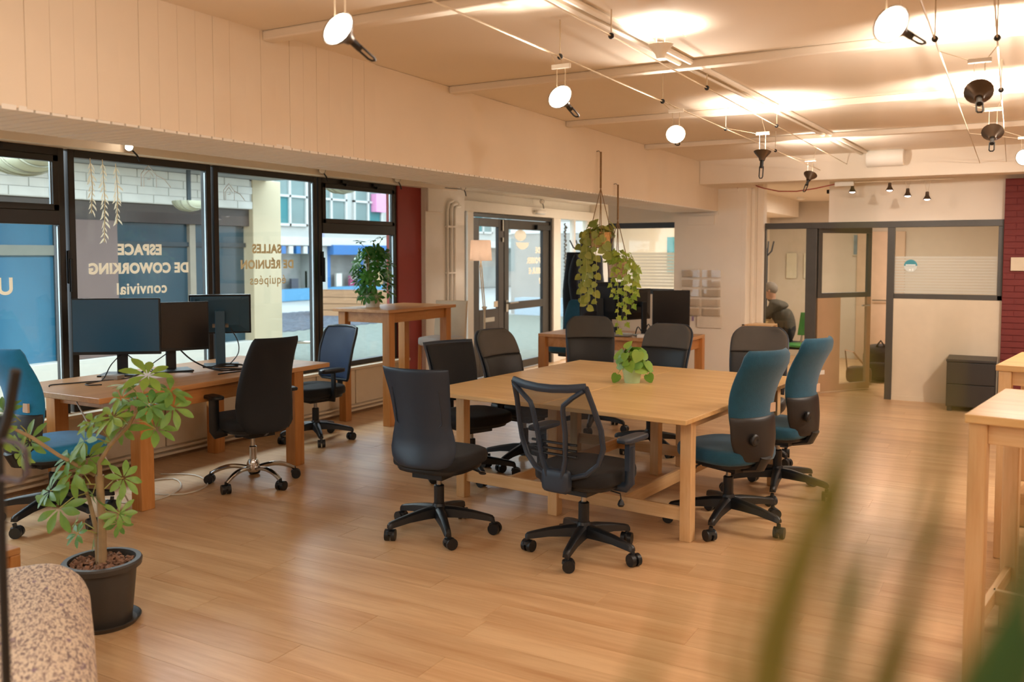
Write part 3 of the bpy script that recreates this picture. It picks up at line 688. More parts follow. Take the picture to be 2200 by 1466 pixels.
def pine_table(name, label, x0, y0, x1, y1, H, leg, top, ov, apron=.09, mats=(HONEY, HONEYL, HONEYR), group=None, rz=0, cat='table', legov=None):
    cx, cy = (x0+x1)/2, (y0+y1)/2; w, d = (x1-x0)/2, (y1-y0)/2
    t = thing(name, label, cat, (cx, cy, 0), rz, group)
    B(-w, -d, H-top, w, d, H).obj('tabletop', mats[0], t, bev=.004)
    lx, ly = w-ov[0]-leg/2, d-ov[1]-leg/2
    for sx in (-1, 1):
        for sy in (-1, 1): B(sx*lx-leg/2, sy*ly-leg/2, 0, sx*lx+leg/2, sy*ly+leg/2, H-top).obj('leg', mats[1], t, bev=.005)
    for s in (-1, 1):
        B(s*lx-.012, -ly+leg/2, H-top-apron, s*lx+.012, ly-leg/2, H-top).obj('apron', mats[2], t, bev=.002)
        B(-lx+leg/2, s*ly-.012, H-top-apron, lx-leg/2, s*ly+.012, H-top).obj('apron', mats[2], t, bev=.002)
    return t, lx, ly
pine_table('window_desk', 'long honey pine desk under the shop windows', -5.74, 3.36, -4.745, 5.42, .765, .10, .035, (.012, .29), .11)
pine_table('bar_table', 'tall honey pine bar table by the red wall', -5.73, 6.59, -5.05, 7.74, 1.11, .085, .03, (.03, .05), .10)
pine_table('far_desk', 'honey pine desk with monitors in front of the glazed partition', -4.62, 8.76, -2.95, 9.56, .745, .09, .035, (.0, .0), .11)
BIRCH = (OAK, OAKY, OAKL)
for i, (lab, y) in enumerate((('pale tall counter table nearest the camera at the right edge', 3.66), ('second pale tall counter table, further back along the right edge', 5.33))):
    t, lx, ly = pine_table('counter_table', lab, -.09, y, 1.25, y + .80, 1.045, .062, .032, (.012, .012), .075, BIRCH, 'pale counter tables on the right', R(-9))
    t.location = (.585, y + .25, 0) if i == 0 else (.66, y + .29, 0)
    for sx in (-1, 1): B(sx*lx-.012, -ly, .22, sx*lx+.012, ly, .28).obj('footrail', OAKR, t, bev=.003)
    B(-lx, -.014, .22, lx, .014, .28).obj('footrail', OAKL, t, bev=.003)
# bar stool with a canvas cover
t = thing('bar_chair', 'tall wooden bar chair with grey seat and beige canvas back behind the bar table', 'chair', (-5.40, 7.98, 0), R(6))
CANVAS = mat('canvas', '#cbb79c', .9, var=.06, bump=.2, bscale=90); GREYC = mat('grey_cushion', '#b9b4ac', .9, var=.05)
for x in (-.17, .17):
    for y in (-.17, .17): MB().tube([(x*1.08, y*1.08, 0), (x, y, .66)], .019, 8).obj('leg', HONEYL, t, True)
    B(x-.01, -.17, .25, x+.01, .17, .285).obj('rung', HONEYL, t)
B(-.17, -.18, .30, .17, -.16, .335).obj('rung', HONEYL, t)
MB().slab((0, 0, .69), .42, .42, .09, 5, 28, .25).obj('seat', GREYC, t, True)
MB().panel(lambda v: .40, lambda v: .70 + .42*v, lambda v: .20 + .05*v, .0, .05, 10, 12, 14, 20).obj('canvas_back', CANVAS, t, True)
# chest of drawers in the corner
t = thing('drawer_unit', 'low black two drawer unit against the cream partition panel', 'drawers', (-.345, 10.43, 0), 0)
BLK = mat('black_laminate', '#2b2724', .45, var=.04)
MB().box(-.225, -.23, .05, .225, .23, .52).box(-.215, -.215, 0, -.17, -.17, .05).box(.17, -.215, 0, .215, -.17, .05).box(-.215, .17, 0, -.17, .215, .05).box(.17, .17, 0, .215, .215, .05).obj('carcass', BLK, t, bev=.003)
B(-.23, -.245, .52, .23, .235, .545).obj('top', BLK, t, bev=.003)
for z0, z1 in ((.06, .283), (.292, .512)): B(-.218, -.247, z0, .218, -.231, z1).obj('drawer', BLK, t, bev=.003)
# ------------------------------------------------------------------ plants
LG = leafmat('leaf_fresh', '#4f8a4a', '#9db64a'); LD = leafmat('leaf_dark', '#1f5a26', '#4f8f36', .3)
LP = leafmat('leaf_pothos', '#7d8f3e', '#b3b25a'); LI = leafmat('leaf_ivy', '#6f9a2e', '#c2cf55'); LT = leafmat('leaf_lime', '#5f9a3a', '#a3bf4c')
STEM = mat('stem_brown', '#a08560', .7, var=.15, scale=20, bump=.2, bscale=60); PET = mat('petiole', '#a7a65a', .5, var=.08)
def leaflet(b, L, w, M, cup=.12, droop=.25, n=5):
    vs = []; fs = []
    for i in range(n+1):
        q = i/n; wd = w*.5*(sin(pi*min(1, q**1.35*.93 + .02)) if q < .97 else .22); y = L*q; z = -droop*L*q*q
        vs += [(-wd, y, z + cup*wd), (0, y, z - cup*wd*.5), (wd, y, z + cup*wd)]
    for i in range(n): a = i*3; fs += [(a, a+1, a+4, a+3), (a+1, a+2, a+5, a+4)]
    b.add(vs, fs, M)
def compound(m, n=8, L=.10, w=.042, spread=70, seed=0, pet=0):
    r = random.Random(seed); b = MB()
    for i in range(n):
        a = 2*pi*i/n + r.uniform(-.12, .12)
        M = Matrix.Rotation(a, 4, 'Z') @ Matrix.Rotation(R(-(spread - 80) + r.uniform(-14, 10)), 4, 'X') @ Matrix.Translation((0, .012, 0))
        leaflet(b, L*r.uniform(.75, 1.1), w*r.uniform(.85, 1.15), M, .12, r.uniform(.15, .5))
    return b.mesh('leaf', m, True, 80)
CL = [compound(LG, 8, .096, .036, 66, s) for s in range(4)]; CD = [compound(LD, 8, .085, .036, 60, 10+s) for s in range(4)]
def aim_rot(d, roll=0):
    return (Vector(d).to_track_quat('Z', 'Y') @ Matrix.Rotation(roll, 3, 'Z').to_quaternion()).to_euler()
def pot(t, r0, r1, h, m, rim=.012, wall=.008, name='pot', soil=None, sm=None):
    MB().rings([[(r*cos(2*pi*i/32), r*sin(2*pi*i/32), z) for i in range(32)] for r, z in ((r0*.2, 0), (r0, 0), (r1*.97, h - .035), (r1 + rim, h - .03), (r1 + rim*1.2, h - .008), (r1 + rim*.8, h), (r1 - wall, h), (r1 - wall*1.5, h - .05))], False).obj(name, m, t, True)
    if soil is not None:
        MB().lathe([(0.001, h-.03), (r1 - wall*1.2, h-.035), (r1-wall*1.3, h-.05), (.001, h-.05)], 24).obj('soil', sm or mat('soil', '#4a3a2c', .95, var=.3, scale=60, bump=.5), t)
# floor plant
POTB = mat('anthracite_pot', '#3a3530', .45, var=.05)
t = thing('potted_schefflera', 'leggy umbrella plant in a dark round pot on the floor by the window desk', 'plant', (-3.47, 2.45, 0))
pot(t, .118, .148, .285, POTB, .016, soil=1)
MB().rings([[(r*cos(2*pi*i/32), r*sin(2*pi*i/32), z) for i in range(32)] for r, z in ((.05, .0), (.142, .0), (.158, .022), (.152, .024), (.138, .006), (.05, .006))], False).obj('saucer', POTB, t, True)
chips = MB(); rr = random.Random(3)
for i in range(150):
    a, q = rr.uniform(0, 2*pi), sqrt(rr.random())*.128; s = rr.uniform(.006, .016)
    M = Matrix.Translation((q*cos(a), q*sin(a), .262 + rr.uniform(0, .012))) @ Matrix.Rotation(rr.uniform(0, 6), 4, Vector((rr.random(), rr.random(), rr.random() + .1)).normalized())
    chips.box(-s, -s*.6, -s*.3, s, s*.6, s*.3, M)
o = chips.obj('bark_chips', mat('bark_chip', '#8a6650', .9, var=.35, scale=35), t); o['kind'] = 'stuff'
rv, uv = Vector((.87, .492, 0)), Vector((0, 0, 1)); dv_ = Vector((-.492, .87, 0))
def PP(px, py, d=0):    # offsets in the plant's own frame: breadth, height, depth (m)
    return rv*px + uv*py + dv_*d
trunk = [PP(0, .26), PP(.005, .45), PP(0, .62), PP(.0, .66)]
MB().tube(trunk, [.020, .018, .017, .019], 9).obj('stem', STEM, t, True)
MB().tube([PP(-.02, .26, .01), PP(-.03, .42, .015), PP(-.06, .55, .02), PP(-.10, .66, .02)], [.012, .011, .008, .006], 8).obj('stem', STEM, t, True)
MB().tube([PP(.0, .62), PP(.005, .72, -.01), PP(.06, .80, -.02), PP(.14, .88, -.02), PP(.19, .98, 0)], [.012, .010, .009, .008, .006], 8).obj('stem', STEM, t, True)
MB().tube([PP(-.02, .66), PP(-.16, .76, -.04), PP(-.26, .84, -.06), PP(-.36, .90, -.08)], [.009, .008, .008, .006], 8).obj('stem', STEM, t, True)
leaves = [  # base (breadth, height), tip, size, facing camera bias
 ((.19,.98),(.22,1.10),1.0),((.19,.98),(.12,1.05),.9),((.19,.98),(.30,1.02),1.0),((.18,.95),(.33,.96),.95),((.16,.9),(.24,.86),.95),((.14,.88),(.10,.93),.9),
 ((.14,.88),(.08,.86),.85),((.19,.98),(.16,.99),.9),((.17,.94),(.20,.97),.85),((.16,.92),(.28,.90),.9),((.06,.80),(-.02,.83),1.0),((.10,.85),(.13,.77),1.15),((.06,.80),(.0,.90),.8),
 ((.0,.66),(-.10,.68),1.05),((.0,.66),(-.15,.60),1.05),((-.02,.66),(-.06,.73),.9),((0,.64),(-.03,.58),.95),((-.06,.6),(-.17,.66),.95),((-.06,.58),(-.15,.53),1.1),((-.04,.55),(-.05,.50),1.0),((-.02,.6),(-.10,.56),.9),((-.02,.62),(-.20,.60),.85),
 ((.02,.6),(.09,.64),.8),((.02,.56),(.11,.57),.75),((.02,.52),(.10,.50),.7),((.01,.62),(.06,.69),.8),((.02,.5),(.08,.45),.6),
 ((-.02,.40),(-.07,.42),.55),((-.02,.38),(-.05,.35),.5),((-.03,.42),(-.13,.43),.4),((-.34,.9),(-.36,.95),.8),((-.34,.88),(-.33,.80),.9),((-.36,.9),(-.39,.86),.8),((-.30,.86),(-.36,.75),.75),((-.04,.62),(-.12,.74),.85),((.17,.96),(.08,.99),.8),((.18,.97),(.26,.98),.8)]
rr = random.Random(5)
leaves = [q for k, q in enumerate(leaves) if k not in (9, 11, 14, 17, 19, 20, 23, 25)]
for i, (b0, b1, s) in enumerate(leaves):
    dep = rr.uniform(-.09, .06); p0 = PP(*b0, 0); p1 = PP(*b1, dep)
    mid = (p0 + p1)/2 + Vector((0, 0, .015))
    d = (p1 - p0).normalized()*.45 - dv_*rr.uniform(.25, .8) + Vector((0, 0, rr.uniform(.15, .6))) + rv*rr.uniform(-.25, .25)
    lf_ = inst('leaf', CL[i % 4], t, p1, rot=aim_rot(d, rr.uniform(0, 6)), scale=s*1.02)
    MB().tube([p0, mid, p1], .0026, 5).obj('petiole', PET, t, True)
# bar table plant
t = thing('potted_schefflera', 'bushy dark green umbrella plant in a white pot on the bar table', 'plant', (-5.52, 6.95, 1.11))
pot(t, .065, .085, .14, mat('white_pot', '#d9d2c4', .4, var=.03), .006, soil=1)
rr = random.Random(11)
for a in range(4): 
    q = a*1.6; MB().tube([(.02*cos(q), .02*sin(q), .11), (.05*cos(q), .05*sin(q), .30), (.08*cos(q), .08*sin(q), .50)], [.007, .006, .004], 6).obj('stem', STEM, t, True)
n = 54
for i in range(n):
    h = rr.uniform(.10, .58); w = .20*sqrt(max(.05, 1 - ((h-.33)/.33)**2)); a = rr.uniform(0, 2*pi)
    p = Vector((w*cos(a)*rr.uniform(.5, 1), w*sin(a)*rr.uniform(.5, 1), h))
    d = Vector((cos(a)*.8, sin(a)*.8, rr.uniform(.1, .9)))
    inst('leaf', CD[i % 4], t, p, rot=aim_rot(d, rr.uniform(0, 6)), scale=rr.uniform(.75, 1.05))
for i, (x, z) in enumerate(((-.12, .64), (.02, .66), (.10, .68))):
    p = rv*x + uv*z; inst('leaf', CD[i], t, p, rot=aim_rot((rr.uniform(-.3,.3), -.2, .9), i), scale=.7)
    MB().tube([(0, 0, .45), p*.6 + Vector((0, 0, .2)), p], .003, 5).obj('petiole', PET, t)
# round, heart, ivy leaves
def heart(m, L, lobes=0, seed=0):
    b = MB(); n = 9; vs = [(0, 0, 0)]; 
    if lobes: out = [(0,.0),(.28,-.1),(.34,.12),(.56,.22),(.30,.40),(.26,.55),(0,1.0)]
    else: out = [(0,.02),(.22,-.10),(.44,.02),(.50,.28),(.40,.58),(.2,.82),(0,1.0)]
    pts = [(x, y) for x, y in out] + [(-x, y) for x, y in out[-2:0:-1]]
    c = (0, .38); vs = [(0, .38*L, -.03*L)] + [(x*L, y*L, .10*L*abs(x) - .18*L*max(0, y-.4)) for x, y in pts]
    fs = [(0, i+1, (i+1) % len(pts) + 1) for i in range(len(pts))]
    return b.add(vs, fs).mesh('leaf', m, True, 80)
HP = [heart(LP, .062), heart(LP, .075)]; HI = [heart(LI, .05, 1), heart(LI, .068, 1)]; HT = [heart(LT, .055), heart(LT, .07)]
WOVEN = mat('woven_basket', '#c89a5e', .85, var=.25, scale=60, bump=.8, bscale=110)
JUTE = mat('jute_cord', '#8a6a44', .9, var=.15, scale=60)
def hanging(name, label, loc, ztop, r, h, leafs, strands, seed, n_top, potm, hookx):
    t = thing(name, label, 'plant', loc, 0)
    L = ztop - loc[2]
    kn = L*.62
    o = MB().tube([(hookx, 0, L), (hookx, 0, kn)], .008, 6)
    o.obj('knotted_cord', JUTE, t, True)
    MB().tube([(hookx - .04, 0, L + .005), (hookx - .02, 0, L + .01), (hookx, 0, L - .01)], .004, 6).obj('hook', STEEL, t, True)
    for a in range(4):
        q = a*pi/2 + .5; c = MB().tube([(hookx*.5, 0, kn), (r*1.03*cos(q), r*1.03*sin(q), h*.9), (r*.9*cos(q), r*.9*sin(q), 0), (0, 0, -.006)], .0035, 5); c.obj('cord', JUTE, t, True)
    MB().rings([[(k*cos(2*pi*i/24), k*sin(2*pi*i/24), z) for i in range(24)] for k, z in ((.01, 0), (r*.86, 0), (r, h), (r*.94, h), (r*.9, h-.03), (.01, h-.03))], False).obj('pot', potm, t, True)
    rr = random.Random(seed)
    for i in range(n_top):
        a = rr.uniform(0, 2*pi); q = r*rr.uniform(.4, 1.5); p = Vector((q*cos(a), q*sin(a), h + rr.uniform(-.02, .07)))
        inst('leaf', leafs[i % 2], t, p, rot=aim_rot((cos(a)*.7 + rr.uniform(-.4, .4), sin(a)*.7, rr.uniform(.3, 1)), rr.uniform(0, 6)), scale=rr.uniform(.7, 1.05))
    for (a, q, ln, nl) in strands:
        base = Vector((r*cos(a), r*sin(a), h)); pts = [base, base + Vector((q*cos(a)*.6, q*sin(a)*.6, .02)), base + Vector((q*cos(a), q*sin(a), -.06))]
        for k in range(1, 6): pts.append(base + Vector((q*cos(a) + rr.uniform(-.012, .012), q*sin(a) + rr.uniform(-.012, .012), -.06 - (ln-.06)*k/5)))
        MB().tube(pts, .0025, 5).obj('vine', PET, t, True)
        for i in range(nl):
            f_ = (i + .5)/nl; k = 1 + f_*(len(pts)-2); i0 = int(k); p = pts[i0].lerp(pts[min(i0+1, len(pts)-1)], k - i0)
            sd = 1 if i % 2 else -1
            d = Vector((-cos(0)*0 + .3*rr.uniform(-1, 1), -.9, .35*rr.uniform(-.5, 1)))
            o = inst('leaf', leafs[i % 2], t, p + rv*sd*.008)
            yv = (rv*sd*rr.uniform(.4, .9) + Vector((0, 0, -rr.uniform(.4, 1)))).normalized()
            zv = (-dv_ + rv*rr.uniform(-.5, .5)).normalized(); xv = yv.cross(zv).normalized(); zv = xv.cross(yv)
            s = rr.uniform(.75, 1.1); o.matrix_local = Matrix(((xv.x*s, yv.x*s, zv.x*s, p.x), (xv.y*s, yv.y*s, zv.y*s, p.y), (xv.z*s, yv.z*s, zv.z*s, p.z), (0, 0, 0, 1)))
    return t
hanging('hanging_pothos', 'trailing plant in a woven basket on the longer hanging cord', (-3.0, 6.80, 1.69), 2.48, .088, .125, HP, [(2.9, .06, .62, 11), (3.3, .085, .58, 10), (4.0, .045, .50, 9), (4.8, .03, .60, 9), (2.4, .10, .26, 5), (5.4, .03, .2, 4), (3.6, .02, .66, 10)], 21, 40, WOVEN, 0)
hanging('hanging_ivy', 'trailing ivy in a patterned pot on the shorter hanging cord', (-3.0, 7.17, 1.43), 2.235, .085, .16, HI, [(.2, .05, .42, 10), (5.9, .03, .58, 12), (5.2, .03, .64, 12), (.6, .07, .30, 8), (4.7, .02, .33, 7), (5.6, .05, .45, 10), (0, .09, .22, 5)], 22, 40, mat('patterned_pot', '#c9a184', .7, var=.35, scale=70, bump=.4), 0)
# small plant on the big table
t = thing('potted_plant', 'small leafy plant in a pale green pot on the big table', 'plant', (-2.27, 5.70, .745))
pot(t, .052, .066, .105, mat('pale_green_pot', '#b4cf9e', .5, var=.03), .002, soil=1)
rr = random.Random(31)
for i in range(58):
    a = rr.uniform(0, 2*pi); el = rr.uniform(.05, 1.3); q = rr.uniform(.07, .12); p = Vector((q*cos(a)*cos(el), q*sin(a)*cos(el), .10 + q*sin(el)*1.35))
    inst('leaf', HT[i % 2], t, p, rot=aim_rot((cos(a)*.8, sin(a)*.8 - .5, rr.uniform(.3, .9)), rr.uniform(0, 6)), scale=rr.uniform(.9, 1.35))
    if i % 2: MB().tube([(.02*cos(a), .02*sin(a), .08), p*.6 + Vector((0, 0, .04)), p], .002, 5).obj('petiole', PET, t)
for s in (-1, 1):
    p = rv*(s*.105) + Vector((0, 0, .06)) - dv_*.02
    o = inst('leaf', HT[1], t, p); yv = Vector((rv.x*s*.4, rv.y*s*.4, -.9)).normalized(); zv = -dv_; xv = yv.cross(zv).normalized(); zv = xv.cross(yv)
    o.matrix_local = Matrix(((xv.x, yv.x, zv.x, p.x), (xv.y, yv.y, zv.y, p.y), (xv.z, yv.z, zv.z, p.z), (0, 0, 0, 1)))
    MB().tube([(0, 0, .09), p*.6 + Vector((0, 0, .075)), p], .002, 5).obj('petiole', PET, t)
# ------------------------------------------------------------------ lighting cables and cable spots
def tagged(o, label, cat, group=None): return tag(o, label, cat, group)
CB = mat('light_cable', '#d6c4a8', .4, .3, var=0)
for nm, x, z, y1 in (('outer cable of the light pair, on the window side', -1.76, 2.50, 9.58), ('inner cable of the light pair, on the window side', -1.50, 2.55, 9.58), ('outer cable of the light pair over the counter tables', -.30, 2.50, 9.58), ('inner cable of the light pair over the counter tables', -.08, 2.50, 9.58)):
    o = MB().tube([(x, -3, z), (x, y1, z)], .0038, 6).obj('light_cable', CB, None, True)
    tag(o, 'thin pale lighting wire, ' + nm, 'cable', 'lighting wires under the ceiling')
ORD = ('first', 'second', 'third', 'fourth', 'first', 'second', 'third', 'only', 'first', 'second')
for i, (x, y) in enumerate(((-1.76, 3.54), (-1.76, 4.85), (-1.76, 6.12), (-1.76, 7.6), (-1.50, 3.5), (-1.50, 4.84), (-1.50, 6.5), (-.30, 4.0), (-.08, 4.1), (-.08, 5.4))):
    z = 2.55 if x == -1.5 else 2.50
    t = thing('cable_holder', '%s small wire holder from the front on the %s lighting wire' % (ORD[i], ('outer window-side', 'inner window-side', 'outer counter-side', 'inner counter-side')[0 if i < 4 else 1 if i < 7 else 2 if i < 8 else 3]), 'clip', (x, y, z), 0, 'wire holders')
    MB().cyl((0, 0, .0), (0, 0, 2.66 - z), .003, n=6).obj('rod', CB, t); MB().ball((0, 0, 0), .014, 8, 5).obj('clamp', BLACKP, t, True)
COND = mat('white_trunking', '#efe6d8', .5, var=0)
for i, (x0, x1) in enumerate(((-1.66, -1.36), (-1.60, -1.30))):
    o = MB().tube([(x0, 2.4, 2.645), (x1, 9.56, 2.645)], .016, 8).obj('cable_conduit', COND, None, True)
    tag(o, ('white conduit along the ceiling on the window side of its pair', 'white conduit along the ceiling on the counter side of its pair')[i], 'conduit', 'ceiling conduits')
DISH = mat('lamp_dish', '#5b4b3c', .35, .6, var=.05); WBAR = mat('lamp_crossbar', '#f0e9dd', .4, var=0)
def spot(label, loc, aim, xs, zs, lit=True, watts=25, group='cable spotlights', angle=120, bar=True, loop=True, dish=None):
    """reflector lamp: loc = bulb, aim = direction the reflector faces, xs/zs = where its rods meet the wires"""
    t = thing('cable_spotlight', label, 'lamp', loc, 0, group)
    Q = Vector(aim).to_track_quat('Z', 'Y').to_matrix().to_4x4()
    MB().lathe([(.002, -.05), (.018, -.05), (.024, -.03), (.05, .0), (.058, .012), (.056, .013), (.046, .002), (.02, -.02), (.002, -.02)], 18, M=Q).obj('reflector', dish or DISH, t, True)
    MB().lathe([(.052, .010), (.04, .016), (.0, .02)], 18, M=Q).obj('bulb_face', LIT if lit else WHITE, t, True)
    if loop: MB().tube([(0, 0, -.05), (0, 0, -.10)], .012, 8, M=Q).obj('lamp_holder', BLACKP, t, True)
    if loop: MB().tube([(-.012, 0, -.09), (-.012, 0, -.16), (-.007, 0, -.172), (.007, 0, -.172), (.012, 0, -.16), (.012, 0, -.09)], .004, 6, M=Q).obj('handle_loop', BLACKP, t, True)
    if bar: MB().box(-.045, -.008, .125, .045, .008, .145).obj('crossbar', WBAR, t, bev=.003)
    for s, x, z in zip((-1, 1), xs, zs):
        MB().tube([(s*.02, 0, 0), (s*.02, 0, .13), (x - loc[0], .0, z - loc[2])], .002, 5).obj('rod', CB, t, True)
    if lit:
        a = Vector(aim).normalized(); p = Vector(loc) + a*.03
        lamp('SPOT', 'spot_light', p, watts*LAMPW, a, .03, WARM, angle)
    return t
WS = (-1.76, -1.50); WZ = (2.50, 2.55); CS = (-.30, -.08); CZ = (2.5, 2.5)
spot('lit spotlight above the window desk side, largest on the window-side wires', (-1.80, 2.12, 2.31), (.0, -.95, .35), (-1.775, -1.745), (2.5, 2.5), watts=13)
spot('lit spotlight second along the window-side wires, its handle pointing down', (-1.73, 3.49, 2.31), (-.02, -.95, .35), (-1.775, -1.745), (2.5, 2.5), watts=13)
spot('lit spotlight third along the window-side wires, facing the room', (-1.69, 4.88, 2.31), (.25, -.93, .22), (-1.775, -1.745), (2.5, 2.5), watts=13)
spot('dark backed uplighter fourth along the window-side wires', (-1.49, 6.06, 2.31), (0, .2, 1), WS, WZ, watts=34, angle=150)
spot('dark backed uplighter last along the window-side wires before the beam', (-1.55, 7.98, 2.31), (.15, .5, .75), WS, WZ, watts=34, angle=150)
spot('lit spotlight largest on the wires over the counter tables', (-.33, 2.88, 2.31), (-.35, -.75, .15), CS, CZ, watts=13)
spot('brown backed uplighter second on the wires over the counter tables', (-.145, 4.25, 2.31), (-.06, .8, .58), CS, CZ, watts=34, angle=150)
spot('brown backed uplighter third on the wires over the counter tables', (-.12, 5.70, 2.31), (0, .7, .6), CS, CZ, watts=34, angle=150)
spot('lit spotlight at the right edge, last on the wires over the counter tables', (.05, 7.2, 2.31), (-.4, -.8, -.1), CS, CZ, watts=16)
spot('glaring lit spotlight under the brightest ceiling patch, beside the conduits', (-1.42, 3.88, 2.57), (.0, -.05, 1), (-1.3, -1.3), (2.6, 2.6), watts=85, angle=165, bar=False, loop=False, dish=WHITE)
spot('spotlight over the far counter table aimed at the cream partition', (.75, 7.6, 2.42), (-.6, 1.0, -.62), (.7, .9), (2.6, 2.6), watts=70, angle=75)
spot('added fill spotlight on the wires over the counter tables beside the camera', (-.2, 1.2, 2.42), (-.6, .5, -.7), CS, CZ, watts=13, angle=120)  # unseen spotlight added as fill for the near room
spot('added fill spotlight on the window-side wires behind the camera', (-1.6, .6, 2.42), (-.5, .6, -.6), WS, WZ, watts=18, angle=120)  # another unseen spotlight, added to lift the ambient light
# little spots on the lintel above the shop windows
for i, (y, lit, lab) in enumerate(((4.37, True, 'lit mini spotlight on the lintel above the lettered window'), (6.48, False, 'unlit mini spotlight on the lintel between third and fourth window'), (7.66, False, 'unlit mini spotlight on the lintel above the transom window by the red wall'), (8.96, False, 'unlit mini spotlight on the lintel past the white column'), (11.3, False, 'unlit mini spotlight over the entrance door'))):
    t = thing('mini_spotlight', lab, 'lamp', (-5.74, y, 2.425) if y < 11 else (-5.9, y, 2.385), 0, 'mini spotlights on the lintel')
    Q = Vector((.6, -.7, .1)).to_track_quat('Z', 'Y').to_matrix().to_4x4()
    MB().lathe([(.002, -.04), (.016, -.036), (.03, -.01), (.034, .012), (.03, .014), (.0, .006)], 14, M=Q).obj('reflector', STEEL, t, True)
    MB().lathe([(.029, .013), (.02, .018), (.0, .02)], 14, M=Q).obj('bulb_face', LIT if lit else WHITE, t, True)
    MB().tube([(0, 0, 0), (-.02, .08, -.05), (-.028, .11, -.09)], .007, 6).obj('handle', BLACKP, t, True)
    MB().tube([(0, .0, 0), (-.035, .0, .012)], .006, 6).tube([(-.01, .012, 0), (-.035, .012, .04)], .004, 5).obj('bracket', STEEL, t)
    if lit: lamp('SPOT', 'mini_spot_light', (-5.70, y - .03, 2.43), 4, (.6, -.7, .1), .02, WARM, 120)
o = MB().tube([(-5.77, 8.62, 2.405), (-5.77, 8.96, 2.41)], .004, 5).obj('lamp_cable', WIRE); tag(o, 'short dark wire feeding the mini spotlight past the white column', 'cable')
# track spots under the lower ceiling
o = MB().tube([(-1.56, 10.1, 2.40), (-.55, 10.1, 2.40)], .004, 6).obj('light_cable', CB); tag(o, 'short lighting wire under the low ceiling before the glazed office', 'cable')
for i, (x, z, lit, lab) in enumerate(((-1.52, 2.31, True, 'wide shaded mini lamp beside the white power box'), (-1.15, 2.315, False, 'dark tilted mini lamp, second under the low ceiling'), (-.975, 2.25, True, 'dark mini lamp with glowing rim, third under the low ceiling'), (-.79, 2.21, True, 'bright glowing mini lamp, last under the low ceiling'))):
    t = thing('hanging_spotlight', lab, 'lamp', (x, 10.1, z), 0, 'mini lamps under the low ceiling')
    MB().lathe([(.008, .07), (.016, .065), (.018, .03), (.036, -.005), (.04, -.012), (.034, -.010), (.01, .01)], 14).obj('reflector', DISH, t, True)
    MB().lathe([(.033, -.008), (.02, -.02), (.0, -.024)], 14).obj('bulb_face', emis('small_glow', (1, .85, .8), 5) if i == 0 else bpy.data.materials['small_glow'], t, True)
    for s in (-1, 1): MB().tube([(s*.006, 0, .065), (s*.03, 0, 2.40 - z)], .002, 5).obj('rod', CB, t)
    if lit: lamp('SPOT', 'mini_spot_light', (x, 10.1, z - .03), 5, (.1, .3, -1), .02, WARM, 130)
# power box and red cord at the pillar
o = B(-1.69, 10.02, 2.36, -1.50, 10.06, 2.41).obj('power_box', WHITE, None, bev=.004); tag(o, 'long white power box under the low ceiling beside the mini lamps', 'box')
RC = mat('red_cord', '#a03024', .5, var=0)
pts = [(-2.79, 10.24, 2.40), (-2.845, 10.24, 2.42), (-2.86, 10.24, 2.45), (-2.81, 10.24, 2.475), (-2.72, 10.24, 2.47), (-2.5, 10.2, 2.385), (-2.3, 10.12, 2.335), (-2.1, 10.08, 2.325), (-1.9, 10.04, 2.345), (-1.69, 10.04, 2.385)]
o = MB().tube(pts, .006, 6).obj('red_cord', RC, None, True); tag(o, 'red cord drooping from the pillar to the white power box', 'cord')
o = B(-2.92, 10.285, 2.36, -2.80, 10.30, 2.46).obj('junction_plate', WALL, None, bev=.003); tag(o, 'flat junction plate on the pillar behind the red cord', 'plate')
o = MB().lathe([(.001, -.17), (.08, -.17), (.085, -.16), (.085, .16), (.08, .17), (.001, .17)], 20, M=Matrix.Translation((-1.13, 9.50, 2.585)) @ Matrix.Rotation(R(90), 4, 'Y')).obj('wall_uplight', WHITE, None, True); tag(o, 'white drum shaped fixture on the face of the cross beam', 'fixture')
o = MB().lathe([(.001, .03), (.05, .03), (.055, .0), (.03, -.015), (.001, -.018)], 16).obj('smoke_detector', WHITE, None, True, loc=(-2.73, 13.4, 2.44)); tag(o, 'small white smoke detector on the low ceiling beyond the pillar', 'detector')
t = thing('exit_light', 'white oval emergency light on the beam over the entrance door', 'light', (-5.93, 11.31, 2.24))
MB().slab((0, 0, 0), .10, .30, .05, 3, 24, .5).obj('housing', WHITE, t, True); MB().slab((0, 0, -.02), .08, .25, .03, 3, 24, .5).obj('diffuser', mat('diffuser', '#dfe8f0', .3), t, True)
# ------------------------------------------------------------------ floor lamp by the entrance
t = thing('floor_lamp', 'slim jointed floor lamp with a white drum shade before the brown door', 'lamp', (-5.47, 9.0, 0))
IV = mat('ivory_metal', '#d8ccb4', .35, .2, var=0)
MB().lathe([(.001, 0), (.14, 0), (.145, .012), (.10, .022), (.02, .03), (.001, .03)], 28).obj('base', IV, t, True)
MB().tube([(0, 0, .02), (.0, 0, .98)], .012, 8).obj('pole', IV, t, True)
for s in (-1, 1): MB().tube([(s*.012, 0, .97), (s*.012 - .05, 0, 1.50)], .007, 6).obj('upper_arm', IV, t, True)
MB().ball((0, 0, .99), .026, 10, 6).cyl((-.03, 0, 1.0), (.03, 0, 1.0), .012).obj('joint', IV, t, True)
MB().tube([(-.05, 0, 1.48), (-.05, 0, 1.60)], .012, 8).obj('bulb_holder', IV, t, True)
sh, nt, p = nodes('lamp_shade'); p.inputs['Base Color'].default_value = (.85, .78, .72, 1)
tl = N(nt, 'ShaderNodeBsdfTranslucent'); tl.inputs[0].default_value = (.9, .8, .72, 1); ms = N(nt, 'ShaderNodeMixShader'); ms.inputs[0].default_value = .55
